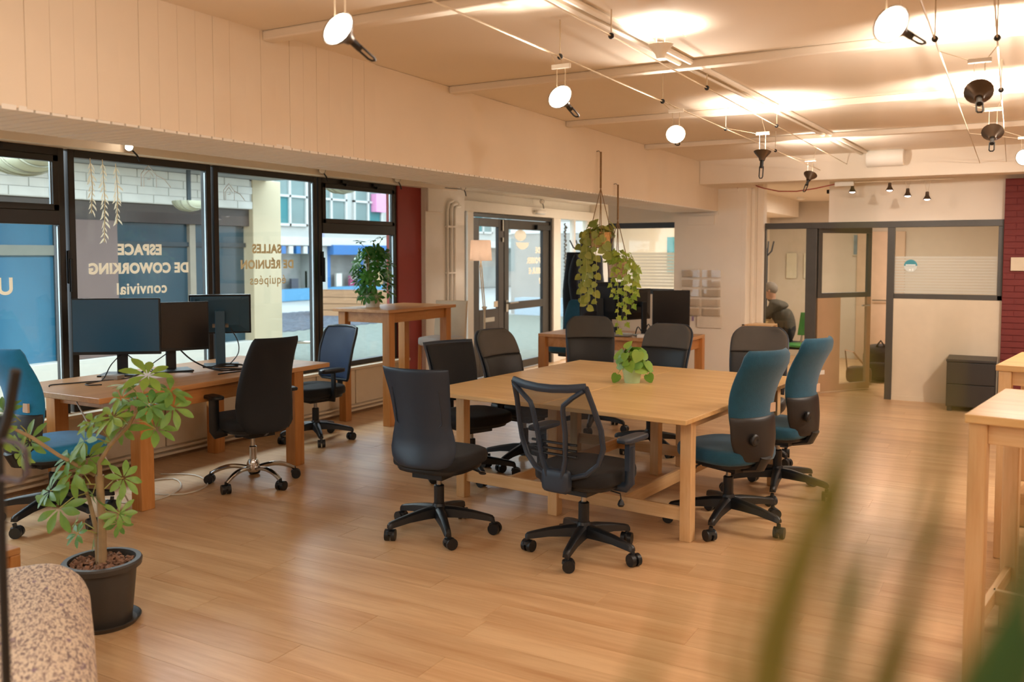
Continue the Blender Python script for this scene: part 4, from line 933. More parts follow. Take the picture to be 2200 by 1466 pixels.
nt.links.new(p.outputs[0], ms.inputs[1]); nt.links.new(tl.outputs[0], ms.inputs[2]); nt.links.new(ms.outputs[0], nt.nodes['Material Output'].inputs[0])
MB().rings([[(-.05 + r*cos(2*pi*i/32), r*sin(2*pi*i/32), z) for i in range(32)] for r, z in ((.135, 1.555), (.118, 1.80), (.114, 1.80), (.131, 1.555))], False, close=True).obj('lamp_shade', sh, t, True)
MB().ball((-.05, 0, 1.655), .035, 10, 8).obj('bulb', emis('bulb_glow', (1, .85, .7), 6), t, True)
lamp('POINT', 'floor_lamp_light', (-5.52, 9.0, 1.655), 7, None, .04, (1, .8, .62))
# ------------------------------------------------------------------ monitors
SCR = mat('screen_painted_reflection', '#1a4f6e', .3, var=0, spec=.6); SCK = mat('screen_black', '#1d1a19', .22, var=0); MBK = mat('monitor_back', '#2a4d63', .4, var=.04); MBZ = mat('monitor_bezel', '#0f1215', .35, var=0)  # SCR: bluish window reflection painted into the black screen's base colour
def monitor(label, loc, rz, w, h, zc, scr, tilt=0, back=None, round_base=False, group='monitors on the window desk', ports=False):
    t = thing('monitor', label, 'monitor', loc, rz, group)
    M = Matrix.Translation((0, -.05, zc)) @ Matrix.Rotation(R(tilt), 4, 'X')
    MB().box(-w/2, -.008, -h/2, w/2, .016, h/2, M).obj('bezel', MBZ, t, bev=.004)
    MB().box(-w/2 + .009, -.0105, -h/2 + .022, w/2 - .009, -.008, h/2 - .009, M).obj('screen', scr, t)
    b = back or MBZ
    rs = [[(sx*(w/2)*k + 0, yy, sz*(h/2)*k2 + o) for sx, sz in ((-1,-1),(1,-1),(1,1),(-1,1))] for yy, k, k2, o in ((.016, .96, .94, 0), (.026, .93, .90, 0), (.045, .66, .70, .02), (.05, .62, .64, .02))]
    MB().rings(rs, True, M).obj('rear_cover', b, t, bev=.006)
    if ports:
        MB().tube([(-w*.36, .034, h*.36), (-w*.33, .036, h*.42), (w*.40, .036, h*.42), (w*.40, .034, -h*.25)], .012, 6, M=M).obj('rear_ridge', b, t, True)
        MB().box(-.06, .03, -h*.32, .06, .05, -h*.22, M).obj('port_strip', STEEL, t)
    MB().cyl((0, -.01, zc), (0, .075, zc), .03, n=12).obj('swivel_joint', BLACKP, t, True)
    MB().box(-.036, .06, .01, .036, .085, zc + .03).obj('stand_column', MBK if ports else BLACKP, t, bev=.004)
    if round_base: MB().lathe([(.001, 0), (.12, 0), (.12, .008), (.02, .018), (.001, .018)], 24, (0, .04, 0)).obj('stand_base', BLACKP, t, True)
    else: MB().box(-.13, -.09, 0, .13, .13, .012).obj('stand_base', BLACKP, t, bev=.004)
    return t
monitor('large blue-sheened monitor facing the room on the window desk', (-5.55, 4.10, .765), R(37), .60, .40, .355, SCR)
monitor('black screened monitor beside the blue-sheened one on the window desk', (-5.40, 4.44, .765), R(62), .50, .36, .335, SCK)
monitor('monitor seen from its ribbed back on the window desk', (-5.36, 4.86, .765), R(226), .46, .31, .40, SCK, -8, MBK, False, ports=True)
def cable(name, label, pts, r=.004, m=None, group=None, cat='cable'):
    # smooth the polyline a little
    P_ = [Vector(p) for p in pts]; out = []
    for i in range(len(P_) - 1):
        p0, p1, p2, p3 = P_[max(i-1, 0)], P_[i], P_[i+1], P_[min(i+2, len(P_)-1)]
        for q in (0, .25, .5, .75):
            out.append(.5*((2*p1) + (p2-p0)*q + (2*p0-5*p1+4*p2-p3)*q*q + (3*p1-p0-3*p2+p3)*q**3))
    out.append(P_[-1])
    o = MB().tube(out, r, 6).obj(name, m or WIRE, None, True); tag(o, label, cat, group); return o
zt = .77
cable('monitor_cable', 'black cable trailing left of the blue-sheened monitor with a plug on its end', [(-5.52, 4.14, .95), (-5.50, 4.0, .86), (-5.40, 3.85, zt), (-5.35, 3.70, zt), (-5.28, 3.66, zt), (-5.22, 3.72, zt)])
cable('monitor_cable', 'longest black cable lying flat towards the left end of the window desk', [(-5.40, 4.44, .93), (-5.42, 4.3, .85), (-5.36, 4.05, zt), (-5.42, 3.75, zt), (-5.5, 3.56, zt), (-5.45, 3.5, zt)])
cable('monitor_cable', 'black cable crossing behind the floor plant below the blue-sheened monitor', [(-5.55, 4.15, .92), (-5.48, 4.2, .85), (-5.40, 4.28, zt), (-5.3, 4.40, zt), (-5.2, 4.45, zt)])
cable('cable_bundle', 'looped bundle of black cables between the monitor stands', [(-5.38, 4.48, .93), (-5.30, 4.52, .85), (-5.20, 4.58, .79), (-5.08, 4.62, zt), (-5.02, 4.72, zt), (-5.05, 4.84, zt), (-5.15, 4.86, .785), (-5.22, 4.76, .79), (-5.16, 4.60, .785), (-5.02, 4.60, .79), (-4.96, 4.74, .78), (-5.0, 4.9, .78), (-5.12, 4.92, zt), (-5.25, 4.8, .79), (-5.3, 4.7, zt)], .006)
cable('monitor_cable', 'black cable with a bare plug lying at the front of the bundle on the desk', [(-5.0, 4.92, zt), (-4.92, 4.85, zt), (-4.93, 4.7, zt), (-4.95, 4.55, zt), (-4.95, 4.46, zt)], .005)
cable('monitor_cable', 'thin cable hanging from the ports of the ribbed monitor', [(-5.32, 4.92, 1.06), (-5.28, 4.96, .95), (-5.30, 4.98, .85), (-5.33, 4.92, zt)])
o = B(-.06, -.045, 0, .06, .045, .03).obj('adapter_box', mat('plastic_grey', '#9a9186', .5), None, bev=.004, loc=(-5.42, 3.95, .765), rz=.4); tag(o, 'small grey adapter block on the window desk below the first monitor', 'adapter')
cable('floor_cable', 'white cable looping on the floor under the window desk', [(-5.72, 3.95, .02), (-5.4, 3.75, .006), (-5.0, 3.72, .006), (-4.9, 3.9, .006), (-5.0, 4.15, .006), (-5.25, 4.3, .006), (-5.35, 4.1, .008), (-5.1, 3.95, .008), (-4.85, 4.05, .008), (-4.9, 4.3, .008), (-5.2, 4.45, .006), (-5.45, 4.35, .006)], .005, CORDW)
cable('hanging_cable', 'white cable hanging down from the window desk edge beside its front leg', [(-5.2, 3.5, .73), (-5.0, 3.52, .45), (-4.93, 3.6, .2), (-4.95, 3.7, .02)], .005, CORDW)
# far desk computers
DKG = mat('far_monitor_back', '#1d2733', .4, var=.05)
G2 = 'monitors on the far desk'
t = monitor('broad dark computer seen from behind with a round pale badge, on the far desk', (-3.98, 9.05, .745), R(196), .50, .42, .37, SCK, -6, DKG, group=G2)
MB().cyl((0, 0, 0), (0, .003, 0), .02, n=20, M=Matrix.Translation((.01, .0055, .47))).obj('round_badge', WHITE, t)
monitor('narrow turned black monitor in the middle of the far desk', (-3.55, 9.10, .745), R(250), .46, .34, .34, SCK, 0, group=G2, round_base=True)
monitor('square black framed monitor at the end of the far desk by the panel wall', (-3.22, 9.20, .745), R(20), .40, .40, .30, SCK, 0, group=G2)
o = MB().slab((0, 0, .02), .42, .14, .03, 6, 24, .3).obj('keyboard', mat('keyboard_grey', '#8e8b87', .5), None, True, loc=(-3.75, 8.87, .745)); tag(o, 'grey keyboard at the front of the far desk', 'keyboard')
o = B(-.13, -.05, 0, .13, .05, .035).obj('power_strip', WHITE, None, bev=.006, loc=(-3.33, 8.86, .745), rz=.05); tag(o, 'white power strip on the far desk among black cables', 'power strip')
cable('cable_bundle', 'tangle of black cables behind the white strip on the far desk', [(-3.55, 9.0, .77), (-3.5, 8.95, .85), (-3.45, 8.98, .78), (-3.40, 9.0, .88), (-3.34, 8.98, .77), (-3.30, 9.0, .90), (-3.26, 8.96, .80), (-3.35, 8.94, .775), (-3.45, 8.92, .775), (-3.3, 8.92, .80), (-3.2, 8.95, .775)], .006)
for i, (x, y, h, m_, lb) in enumerate(((-3.86, 8.95, .06, WHITE, 'small white cup on the far desk beside the dark computer'), (-3.78, 9.0, .09, BLACKP, 'small black bottle on the far desk beside the cup'))):
    o = MB().lathe([(.001, 0), (.03, 0), (.034, h), (.029, h), (.001, h - .01)], 14).obj(('cup', 'bottle')[i], m_, None, True, loc=(x, y, .745)); tag(o, lb, ('cup', 'bottle')[i])
# coat stand with dark coats near the entrance
t = thing('coat_stand', 'coat stand hung with dark coats beside the far desk', 'coat stand', (-4.98, 10.7, 0))
MB().tube([(0, 0, 0), (0, 0, 1.85)], .02, 8).lathe([(.001, 0), (.2, 0), (.2, .02), (.02, .04)], 20).obj('pole', BLACKP, t, True)
for a in range(5): MB().tube([(0, 0, 1.68), (.12*cos(a*1.26), .12*sin(a*1.26), 1.72), (.17*cos(a*1.26), .17*sin(a*1.26), 1.82)], .01, 6).obj('hook', BLACKP, t, True)
NC = mat('navy_coat', '#151a26', .9, var=.15, scale=15, bump=.3, bscale=20)
for k, (dx, dy, z1, w) in enumerate(((-.12, -.05, 1.66, .30), (.14, -.08, 1.62, .34), (.02, .12, 1.64, .30))):
    MB().panel(lambda v: w*(1.0 - .35*v*v), lambda v: .62 + (z1-.62)*v, lambda v: dy + .02*sin(v*9 + k), .02, .14, 12, 12, 4, 6, M=Matrix.Translation((dx, 0, 0)) @ Matrix.Rotation(k*1.1, 4, 'Z')).obj('coat', NC, t, True)
t = thing('bag_pile', 'blue and white bags on the floor under the far desk', 'bags', (-4.35, 9.75, 0))
for i, (x, y, r, m_) in enumerate(((0, 0, .14, mat('blue_bag', '#2c4a78', .9, var=.2)), (.26, -.05, .13, mat('grey_bag', '#b9b6b4', .9, var=.1)))):
    MB().ball((x, y, r*.75), r, 12, 8, sc=(1, .8, .78)).obj('bag', m_, t, True)
# document rack on the panel wall
t = thing('document_rack', 'clear plastic leaflet holders in two columns on the cream panel wall', 'rack', (-3.27, 10.29, 0))
ACR = glass('acrylic', (.93, .9, .86), 1.0, .18, (.9, .85, .78)); PAP = mat('pale_paper', '#e6d8c4', .8)
for r in range(5):
    for c in range(2):
        x = -.19 + c*.25; z = .90 + r*.115
        MB().box(x, -.03, z, x + .22, -.026, z + .085).box(x, -.03, z, x + .22, 0, z + .004).obj('holder', ACR, t)
        if (r, c) in ((2, 1), (0, 0), (0, 1), (4, 0)): B(x + .02, -.018, z + .006, x + .20, -.008, z + .10).obj('leaflet', PAP, t)
B(.0, -.012, .76, .30, -.002, .92).obj('paper_sheet', PAP, t); B(-.06, -.034, .835, -.035, -.03, .89).obj('sticker', mat('mauve', '#9a7f9f', .6), t)
# ------------------------------------------------------------------ upholstered bench at the lower left
m, nt, p = nodes('patterned_throw'); L = nt.links
tc = N(nt, 'ShaderNodeTexCoord'); mp = N(nt, 'ShaderNodeMapping'); mp.inputs['Scale'].default_value = (44, 110, 70); mp.inputs['Rotation'].default_value = (0, 0, .5); L.new(tc.outputs['Object'], mp.inputs[0])
n1 = N(nt, 'ShaderNodeTexNoise'); n1.inputs['Scale'].default_value = 1; n1.inputs['Detail'].default_value = 5; n1.inputs['Distortion'].default_value = .8; L.new(mp.outputs[0], n1.inputs[0])
cr = N(nt, 'ShaderNodeValToRGB'); e = cr.color_ramp.elements; e[0].position = .38; e[0].color = C('#77605a'); e[1].position = .56; e[1].color = C('#d9c4aa')
x_ = e.new(.47); x_.color = C('#b39a86'); L.new(n1.outputs[0], cr.inputs[0])
mp2 = N(nt, 'ShaderNodeMapping'); mp2.inputs['Scale'].default_value = (13, 22, 13); L.new(tc.outputs['Object'], mp2.inputs[0])
v = N(nt, 'ShaderNodeTexVoronoi'); v.inputs['Scale'].default_value = 1; L.new(mp2.outputs[0], v.inputs[0])
lt = N(nt, 'ShaderNodeMath', operation='LESS_THAN'); lt.inputs[1].default_value = .16; L.new(v.outputs['Distance'], lt.inputs[0])
mx = N(nt, 'ShaderNodeMix', data_type='RGBA'); mx.inputs[7].default_value = C('#6e4d6b'); L.new(cr.outputs[0], mx.inputs[6])
mm = N(nt, 'ShaderNodeMath', operation='MULTIPLY'); mm.inputs[1].default_value = .7; L.new(lt.outputs[0], mm.inputs[0]); L.new(mm.outputs[0], mx.inputs[0])
L.new(mx.outputs[2], p.inputs['Base Color']); p.inputs['Roughness'].default_value = .95; p.inputs['Sheen Weight'].default_value = .2
bp = N(nt, 'ShaderNodeBump'); bp.inputs['Strength'].default_value = .35; bp.inputs['Distance'].default_value = .006; L.new(n1.outputs[0], bp.inputs['Height']); L.new(bp.outputs[0], p.inputs['Normal'])
THROW = m
t = thing('upholstered_bench', 'rounded bench end under a speckled beige and plum throw', 'bench', (-2.975, 2.03, 0), R(-33.4))
def cross(k, x):
    pts = [(-.70, 0), (-.70, .44), (-.64, .492)] + [(-.14 + .155*sin(a), .355 + .145*cos(a)) for a in [pi/2*i/7 for i in range(8)]] + [(.022, .18), (.028, .0)]
    return [(x, (y + .3)*k - .3, z*(.80 + .2*k) if z > .02 else z) for y, z in pts]
MB().rings([cross(.90, -.045), cross(.955, -.025), cross(.985, .0), cross(1, .04)] + [cross(1 + .004*sin(i*1.7), .2 + i*.2) for i in range(8)]).obj('throw', THROW, t, True, ang=70)
o = MB().tube([(.06, -.30, .494), (.5, -.30, .499), (1.5, -.30, .499)], .004, 5).obj('seam', mat('plum_seam', '#5a4658', .9), t, True)
pine_table('side_table', 'low orange pine side table cut off by the left edge behind the bench', -4.33, 1.86, -3.775, 2.27, .34, .045, .03, (.0, .0), .05)
# dark stand at the very left
t = thing('metal_stand', 'black metal stand with a small clamp at the left edge of the picture', 'stand', (-1.475, .855, 0))
MB().tube([(0, 0, 0), (0, 0, 1.36)], .0075, 8).lathe([(.001, 0), (.13, 0), (.13, .015), (.01, .02)], 20).obj('post', BLACKP, t, True)
MB().rings([[(.03 + .028*cos(a), .0, 1.285 + .03*sin(a)) for a in [2*pi*i/16 for i in range(16)]]] , False)
MB().tube([(0, 0, 1.32), (.05, 0, 1.32), (.075, 0, 1.31), (.078, 0, 1.27), (.06, 0, 1.255), (0, 0, 1.255)], .005, 6).obj('clamp', mat('clamp_grey', '#4b4146', .5), t, True)
MB().tube([(0, 0, 1.31), (.03, .0, 1.36), (.055, 0, 1.44)], .009, 8).obj('stub_arm', BLACKP, t, True)
# tall cane plant beside the camera, thin arching leaves
BLADES = [
  ([ (-0.081, 0.350, 1.346),(-0.082, 0.357, 1.456),(-0.067, 0.370, 1.522),(-0.054, 0.385, 1.564),(-0.048, 0.396, 1.592) ], 0.0125),
  ([ (-0.071, 0.356, 1.346),(-0.060, 0.368, 1.450),(-0.050, 0.377, 1.497),(-0.039, 0.397, 1.522),(-0.029, 0.416, 1.560) ], 0.0060),
  ([ (-0.062, 0.371, 1.338),(-0.040, 0.403, 1.446),(-0.031, 0.423, 1.506),(-0.025, 0.441, 1.556),(-0.023, 0.458, 1.610) ], 0.0065),
  ([ (-0.087, 0.346, 1.346),(-0.119, 0.312, 1.449),(-0.114, 0.317, 1.481),(-0.105, 0.324, 1.513) ], 0.0050),
  ([ (-0.078, 0.395, 1.314),(-0.113, 0.406, 1.420),(-0.109, 0.412, 1.475),(-0.103, 0.429, 1.516) ], 0.0035),
  ([ (-0.071, 0.356, 1.346),(-0.055, 0.351, 1.495),(-0.052, 0.360, 1.603),(-0.054, 0.363, 1.669),(-0.059, 0.375, 1.720) ], 0.0032),
  ([ (-0.041, 0.329, 1.377),(-0.001, 0.346, 1.475),(0.005, 0.351, 1.507),(0.010, 0.357, 1.548) ], 0.0200),
  ([ (-0.046, 0.370, 1.346),(-0.011, 0.397, 1.454),(0.008, 0.410, 1.497),(0.021, 0.421, 1.544) ], 0.0100),
  ([ (-0.067, 0.358, 1.346),(-0.043, 0.402, 1.460),(-0.021, 0.418, 1.520),(-0.019, 0.434, 1.578) ], 0.0045),
]
EYE = Vector((0, 0, 1.63)); BLADES = [([tuple(EYE + (Vector(p) - EYE)*.66) for p in pts], w*.66*1.75) for pts, w in BLADES]
t = thing('cane_plant', 'out of focus plant with long narrow green leaves close to the camera, lower right', 'plant', (-.044, .238, 0))
pot(t, .10, .13, .24, POTB, .01, soil=1)
MB().tube([(0, 0, .2), (.01, 0, .8), (0, 0, 1.42)], [.018, .014, .012], 8).obj('stem', STEM, t, True)
LB = leafmat('leaf_blade', '#5c6e30', '#8c8040')
for pts, w in BLADES:
    P_ = [Vector((0, 0, 1.40))] + [Vector(p) - Vector((-.044, .238, 0)) for p in pts]; out = []
    for i in range(len(P_) - 1):
        p0, p1, p2, p3 = P_[max(i-1, 0)], P_[i], P_[i+1], P_[min(i+2, len(P_)-1)]
        for q in (0, .2, .4, .6, .8): out.append(.5*((2*p1) + (p2-p0)*q + (2*p0-5*p1+4*p2-p3)*q*q + (3*p1-p0-3*p2+p3)*q**3))
    out.append(P_[-1]); vs = []; fs = []; n = len(out)
    for i, p in enumerate(out):
        q = i/(n-1); ww = w*.5*min(1, .4 + q*1.5)*(1 - max(0, q - .45)/.55*.97)
        s_ = Vector((.87, .49, .0))
        vs += [p - s_*ww, p + Vector((0, 0, 0)) + Vector((.3, -.5, 0))*ww*.25, p + s_*ww]
    for i in range(n-1): a = i*3; fs += [(a, a+1, a+4, a+3), (a+1, a+2, a+5, a+4)]
    MB().add(vs, fs).obj('leaf', leafmat('leaf_blade_green', '#2f5a34', '#4a7040') if w > .018 and 'leaf_blade_green' not in bpy.data.materials else LB, t, True)
# ------------------------------------------------------------------ far office seen through the partition
PO = mat('poster_paper', '#d8d2bd', .7, var=.05)
for i, (x, z, w, h, lb) in enumerate(((-3.09, 1.45, .16, .40, 'narrow pale poster on the far office wall, left of its pair'), (-2.80, 1.45, .20, .40, 'pale poster with a small drawing on the far office wall'))):
    o = B(-w/2, -.01, -h/2, w/2, 0, h/2).obj('poster', PO, None, loc=(x, 14.58, z)); tag(o, lb, 'poster', 'posters on the far office wall')
for i, (x, z, lb) in enumerate(((-2.07, 1.78, 'small framed blue picture on the far wall, seen through the door glass'), (-1.86, 1.74, 'small framed grey picture on the far wall beside the door post'))):
    t = thing('framed_picture', lb, 'picture', (x, 14.57, z)); B(-.10, 0, -.17, .10, .02, .17).obj('frame', mat('picture_frame', '#c8bfae', .5), t); B(-.085, -.004, -.15, .085, 0, .15).obj('print', mat(('print_blue', 'print_grey')[i], ('#6f8794', '#8e8f8d')[i], .6, var=.3, scale=14), t)
d3 = setting('door_3'); B(-2.10, 14.54, 0, -1.42, 14.60, 1.98).obj('leaf', mat('beige_door', '#cdb196', .5), d3, bev=.005); MB().cyl((-1.62, 14.54, .93), (-1.62, 14.48, .93), .012).tube([(-1.62, 14.485, .93), (-1.86, 14.485, .93)], .011).obj('handle', STEEL, d3, True)
t = thing('coat_stand', 'thin blue black coat stand behind the person in the far office', 'coat stand', (-3.10, 12.95, 0)); MB().tube([(0, 0, .01), (0, 0, 1.72)], .018, 8).lathe([(.001, 0), (.18, 0), (.18, .02), (.02, .03)], 16).obj('pole', mat('blue_black', '#1d2a3a', .4), t, True)
for a in range(4): MB().tube([(0, 0, 1.6), (.07*cos(a*1.57), .07*sin(a*1.57), 1.68), (.10*cos(a*1.57), .10*sin(a*1.57), 1.82)], .011, 6).obj('hook', bpy.data.materials['blue_black'], t, True)
GRN = mat('green_plastic', '#3f8a3c', .45, var=.03)
t = thing('green_chair', 'green shell chair in the far office beside the dark post', 'chair', (-2.38, 11.85, 0), R(150))
MB().panel(lambda v: .38, lambda v: .56 + .30*v, lambda v: -.2 - .06*v, .05, .02, 12, 12, 6, 6).obj('backrest', GRN, t, True); MB().slab((0, 0, .45), .40, .40, .03, 4, 24, .4).obj('seat', GRN, t, True)
for x in (-.15, .15):
    for y in (-.17, .15): MB().tube([(x*1.2, y*1.2, 0), (x, y, .44)], .012, 6).obj('leg', STEEL, t, True)
    MB().tube([(x, -.17, .44), (x, -.21, .62)], .012, 6).obj('back_post', STEEL, t, True)
# person at work
def person():
    t = thing('person', 'grey haired person in a dark grey jumper leaning forward behind the glass', 'person', (-2.62, 12.3, 0))
    J = {'pel':(.0,0,.56,.15),'waist':(-.04,0,.70,.145),'chest':(-.13,0,.86,.16),'upch':(-.18,0,.94,.13),'neck':(-.235,0,1.0,.055),'head0':(-.26,0,1.06,.075),'head1':(-.28,0,1.13,.092),'head2':(-.285,0,1.19,.07),
     'shL':(-.17,-.17,.93,.07),'elL':(-.36,-.23,.74,.048),'wrL':(-.58,-.14,.745,.032),'haL':(-.66,-.12,.745,.034),'shR':(-.17,.17,.93,.07),'elR':(-.36,.23,.74,.048),'wrR':(-.58,.14,.745,.032),'haR':(-.66,.12,.745,.034),
     'hipL':(-.02,-.10,.53,.10),'knL':(-.42,-.12,.52,.065),'anL':(-.42,-.12,.09,.045),'ftL':(-.58,-.12,.045,.04),'hipR':(-.02,.10,.53,.10),'knR':(-.42,.12,.52,.065),'anR':(-.42,.12,.09,.045),'ftR':(-.58,.12,.045,.04)}
    E_ = [('pel','waist'),('waist','chest'),('chest','upch'),('upch','neck'),('neck','head0'),('head0','head1'),('head1','head2'),('upch','shL'),('shL','elL'),('elL','wrL'),('wrL','haL'),('upch','shR'),('shR','elR'),('elR','wrR'),('wrR','haR'),('pel','hipL'),('hipL','knL'),('knL','anL'),('anL','ftL'),('pel','hipR'),('hipR','knR'),('knR','anR'),('anR','ftR')]
    for s, h in ((-1, 'haL'), (1, 'haR')):
        for i in range(5):
            k = '%sf%d' % (h, i); b = J[h]; dy = (i - 1.5)*.017 if i < 4 else -s*.03; dx = -.05 - .008*(i in (1, 2)) if i < 4 else -.02
            J[k] = (b[0] + dx, b[1] + dy, .742, .009); J[k+'t'] = (b[0] + dx - (.035 if i < 4 else .025), b[1] + dy*1.1, .732, .008); E_ += [(h, k), (k, k+'t')]
    ks = list(J); me = bpy.data.meshes.new('body'); me.from_pydata([J[k][:3] for k in ks], [(ks.index(a), ks.index(b)) for a, b in E_], [])
    o = bpy.data.objects.new('tmp_body', me); COL.objects.link(o)
    o.modifiers.new('skin', 'SKIN'); sv = me.skin_vertices[0].data
    for i, k in enumerate(ks): sv[i].radius = (J[k][3], J[k][3])
    sv[0].use_root = True
    o.modifiers.new('sub', 'SUBSURF').levels = 2; o.modifiers['sub'].render_levels = 2
    bpy.context.view_layer.update()
    m2 = bpy.data.meshes.new_from_object(o.evaluated_get(bpy.context.evaluated_depsgraph_get())); bpy.data.objects.remove(o)
    m2.materials.clear()
    for mm_ in (mat('jumper_grey', '#4e473d', .95, var=.12, scale=30), mat('skin', '#b98a70', .6, var=.05), mat('dark_trousers', '#1c2027', .9, var=.1)): m2.materials.append(mm_)
    for pl in m2.polygons:
        c = pl.center; pl.material_index = 1 if (c.z > 1.02 or c.x < -.60 and c.z > .6) else (2 if c.z < .64 and c.x > -.9 else 0)
    m2.shade_smooth(); m2.name = 'body'; inst('body', m2, t)
    HR = mat('grey_hair', '#8a7d72', .9, var=.2, scale=60, bump=.4)
    MB().ball((-.262, 0, 1.165), .098, 14, 9, sc=(1.0, .95, .95)).obj('hair', HR, t, True)
    for s in (-1, 1):
        MB().ball((-.35, s*.03, 1.14), .011, 8, 6).obj('eye', WHITE, t, True); MB().ball((-.26, s*.092, 1.13), .02, 8, 6, sc=(.7, .4, 1)).obj('ear', bpy.data.materials['skin'], t, True)
    MB().tube([(-.362, 0, 1.14), (-.385, 0, 1.11), (-.36, 0, 1.10)], [.009, .014, .009], 6).obj('nose', bpy.data.materials['skin'], t, True)
    MB().tube([(-.345, -.025, 1.075), (-.362, 0, 1.073), (-.345, .025, 1.075)], .006, 5).obj('mouth', mat('lips', '#8a4f45', .6), t, True)
person()
t = thing('office_stool', 'dark stool under the person in the far office', 'stool', (-2.58, 12.3, 0)); MB().slab((0, 0, .40), .46, .46, .08, 4, 24, .4).obj('seat', BLACK, t, True)
for x in (-.17, .17):
    for y in (-.17, .17): MB().tube([(x, y, 0), (x, y, .37)], .013, 6).obj('leg', STEEL, t, True)
t, lx, ly = pine_table('office_desk', 'pale desk in front of the person in the far office', -3.44, 11.95, -2.86, 12.75, .73, .05, .025, (.02, .02), .05, BIRCH)
# slatted wooden crate shelf behind the table
t = thing('wooden_crate', 'slatted pale wooden crate stacked at the pillar edge behind the leather chair', 'crate', (-2.57, 10.45, 0))
for sx in (-.16, .16):
    for sy in (-.14, .14): B(sx-.012, sy-.012, 0, sx+.012, sy+.012, .80).obj('post', OAKY, t)
B(-.17, -.15, .80, .17, .15, .815).obj('top', OAKL, t)
for k in range(9): B(-.15 + k*.036, -.155, .70, -.13 + k*.036, -.145, .80).obj('slat', OAKY, t)
for z in (.25, .50): B(-.16, -.14, z, .16, .14, z + .012).obj('shelf', OAKL, t)
BAG = mat('dark_bag', '#3a2f2b', .9, var=.15, bump=.3, bscale=30); TAN = mat('tan_strap', '#9a6a42', .6, var=.1)
t = thing('backpack', 'dark brown backpack on the floor inside the office doorway', 'bag', (-1.44, 12.2, 0))
MB().slab((0, 0, .24), .44, .30, .48, 3, 28, .75).obj('body', BAG, t, True); MB().tube([(-.05, -.1, .46), (0, -.1, .53), (.05, -.1, .46)], .012, 6).obj('handle', BAG, t, True); MB().slab((-.02, -.16, .16), .26, .08, .2, 3, 24, .5).obj('front_pocket', BAG, t, True)
t = thing('shoulder_bag', 'tan strapped shoulder bag slumped before the dark backpack', 'bag', (-1.66, 11.85, 0))
MB().slab((0, 0, .11), .30, .2, .22, 3, 24, .7).obj('body', mat('brown_bag', '#6b4a35', .8, var=.2), t, True); MB().tube([(-.14, 0, .18), (-.16, -.04, .42), (-.06, -.06, .40), (.06, -.05, .25), (.14, 0, .16)], .018, 6, flat=(.4, 1.3)).obj('strap', TAN, t, True)
# ------------------------------------------------------------------ the street outside
PAVE = mat('pale_paving', '#8f908c', .85, var=.06, scale=1.5); CONC = mat('concrete', '#8d8880', .8, var=.06, scale=2)
struct('ground_street', B(-60, -12, -.14, -6.18, 70, -.02), PAVE)
struct('ground_passage', B(-9.9, -6, -.019, -6.18, 9.6, -.005), mat('passage_paving', '#b3a48c', .85, var=.08, scale=2))
struct('ground_entrance', B(-13.5, 9.7, -.019, -6.19, 21.0, -.008), mat('green_grey_gravel', '#5f665c', .95, var=.25, scale=9, bump=.4, bscale=30))
cb = MB(); rr = random.Random(8)
for i in range(34):
    for j in range(60):
        x = -18.2 + i*.15 + (j % 2)*.07; y = 11.0 + j*.16
        if abs(x + 15.6 - (y - 15)*.12) < 2.4:
            M = Matrix.Translation((x + rr.uniform(-.015, .015), y + rr.uniform(-.015, .015), -.012)) @ Matrix.Rotation(rr.uniform(-.3, .3), 4, 'Z')
            cb.rings([[(.06, .065, 0), (-.06, .065, 0), (-.06, -.065, 0), (.06, -.065, 0)], [(.045, .05, .03), (-.045, .05, .03), (-.045, -.05, .03), (.045, -.05, .03)]], True, M)
o = cb.obj('cobbles', mat('blue_cobble', '#454b54', .7, var=.3, scale=3)); o['kind'] = 'stuff'; o['label'] = 'blue grey cobbles paving the street outside the fourth window'; o['category'] = 'cobbles'
# arcade opposite
PURP = mat('plum_render', '#73635f', .8, var=.06, scale=2); DKSH = mat('dark_shop_frame', '#2e3c42', .5)
SHG = mat('shop_glass', '#2f6f8e', .12, var=.2, scale=.8, spec=.8)
t = thing('shop_building', 'opposite arcade shop with plum piers and blue tinted glazing behind the lettered window', 'building', (-9.9, 0, 0))
B(-.3, -6, 0, 0, 9.9, .34).obj('plinth', mat('white_plinth', '#d3d4cc', .7, var=.04), t, bev=.01)
B(-.35, -6, 2.72, .0, 9.9, 6).obj('upper_wall', CONC, t)
BW = mat('white_brick', '#dfe0da', .75, var=.07, scale=5); bmh = B(-.01, -.235, -.05, .012, .235, .05).mesh('brick', BW)
B(-.3, -6, 2.30, -.0, 9.9, 2.74).obj('brick_band', mat('brick_joint', '#c4c5c0', .8), t)
for r in range(4):
    for k in range(18):
        yy = 2.3 + k*.485 + (r % 2)*.24
        if yy < 9.6: inst('brick', bmh, t, (.0, yy, 2.36 + r*.108))
B(-.3, -6, 2.05, -.06, 9.9, 2.30).obj('fascia', mat('dark_soffit', '#4b4542', .7), t)
for y0, y1 in ((6.6, 7.35), (3.0, 3.3)): B(-.25, y0, .34, -.02, y1, 2.06).obj('pier', PURP, t, bev=.01)
for y0, y1 in ((3.3, 4.9), (4.95, 6.6)): 
    B(-.2, y0, .34, -.16, y1, 2.05).obj('pane', SHG, t); B(-.22, y1 - .04, .34, -.12, y1 + .03, 2.05).obj('mullion', DKSH, t)
B(-.22, 3.3, 1.62, -.12, 6.6, 1.74).obj('transom', mat('shop_transom', '#7b8078', .6), t)
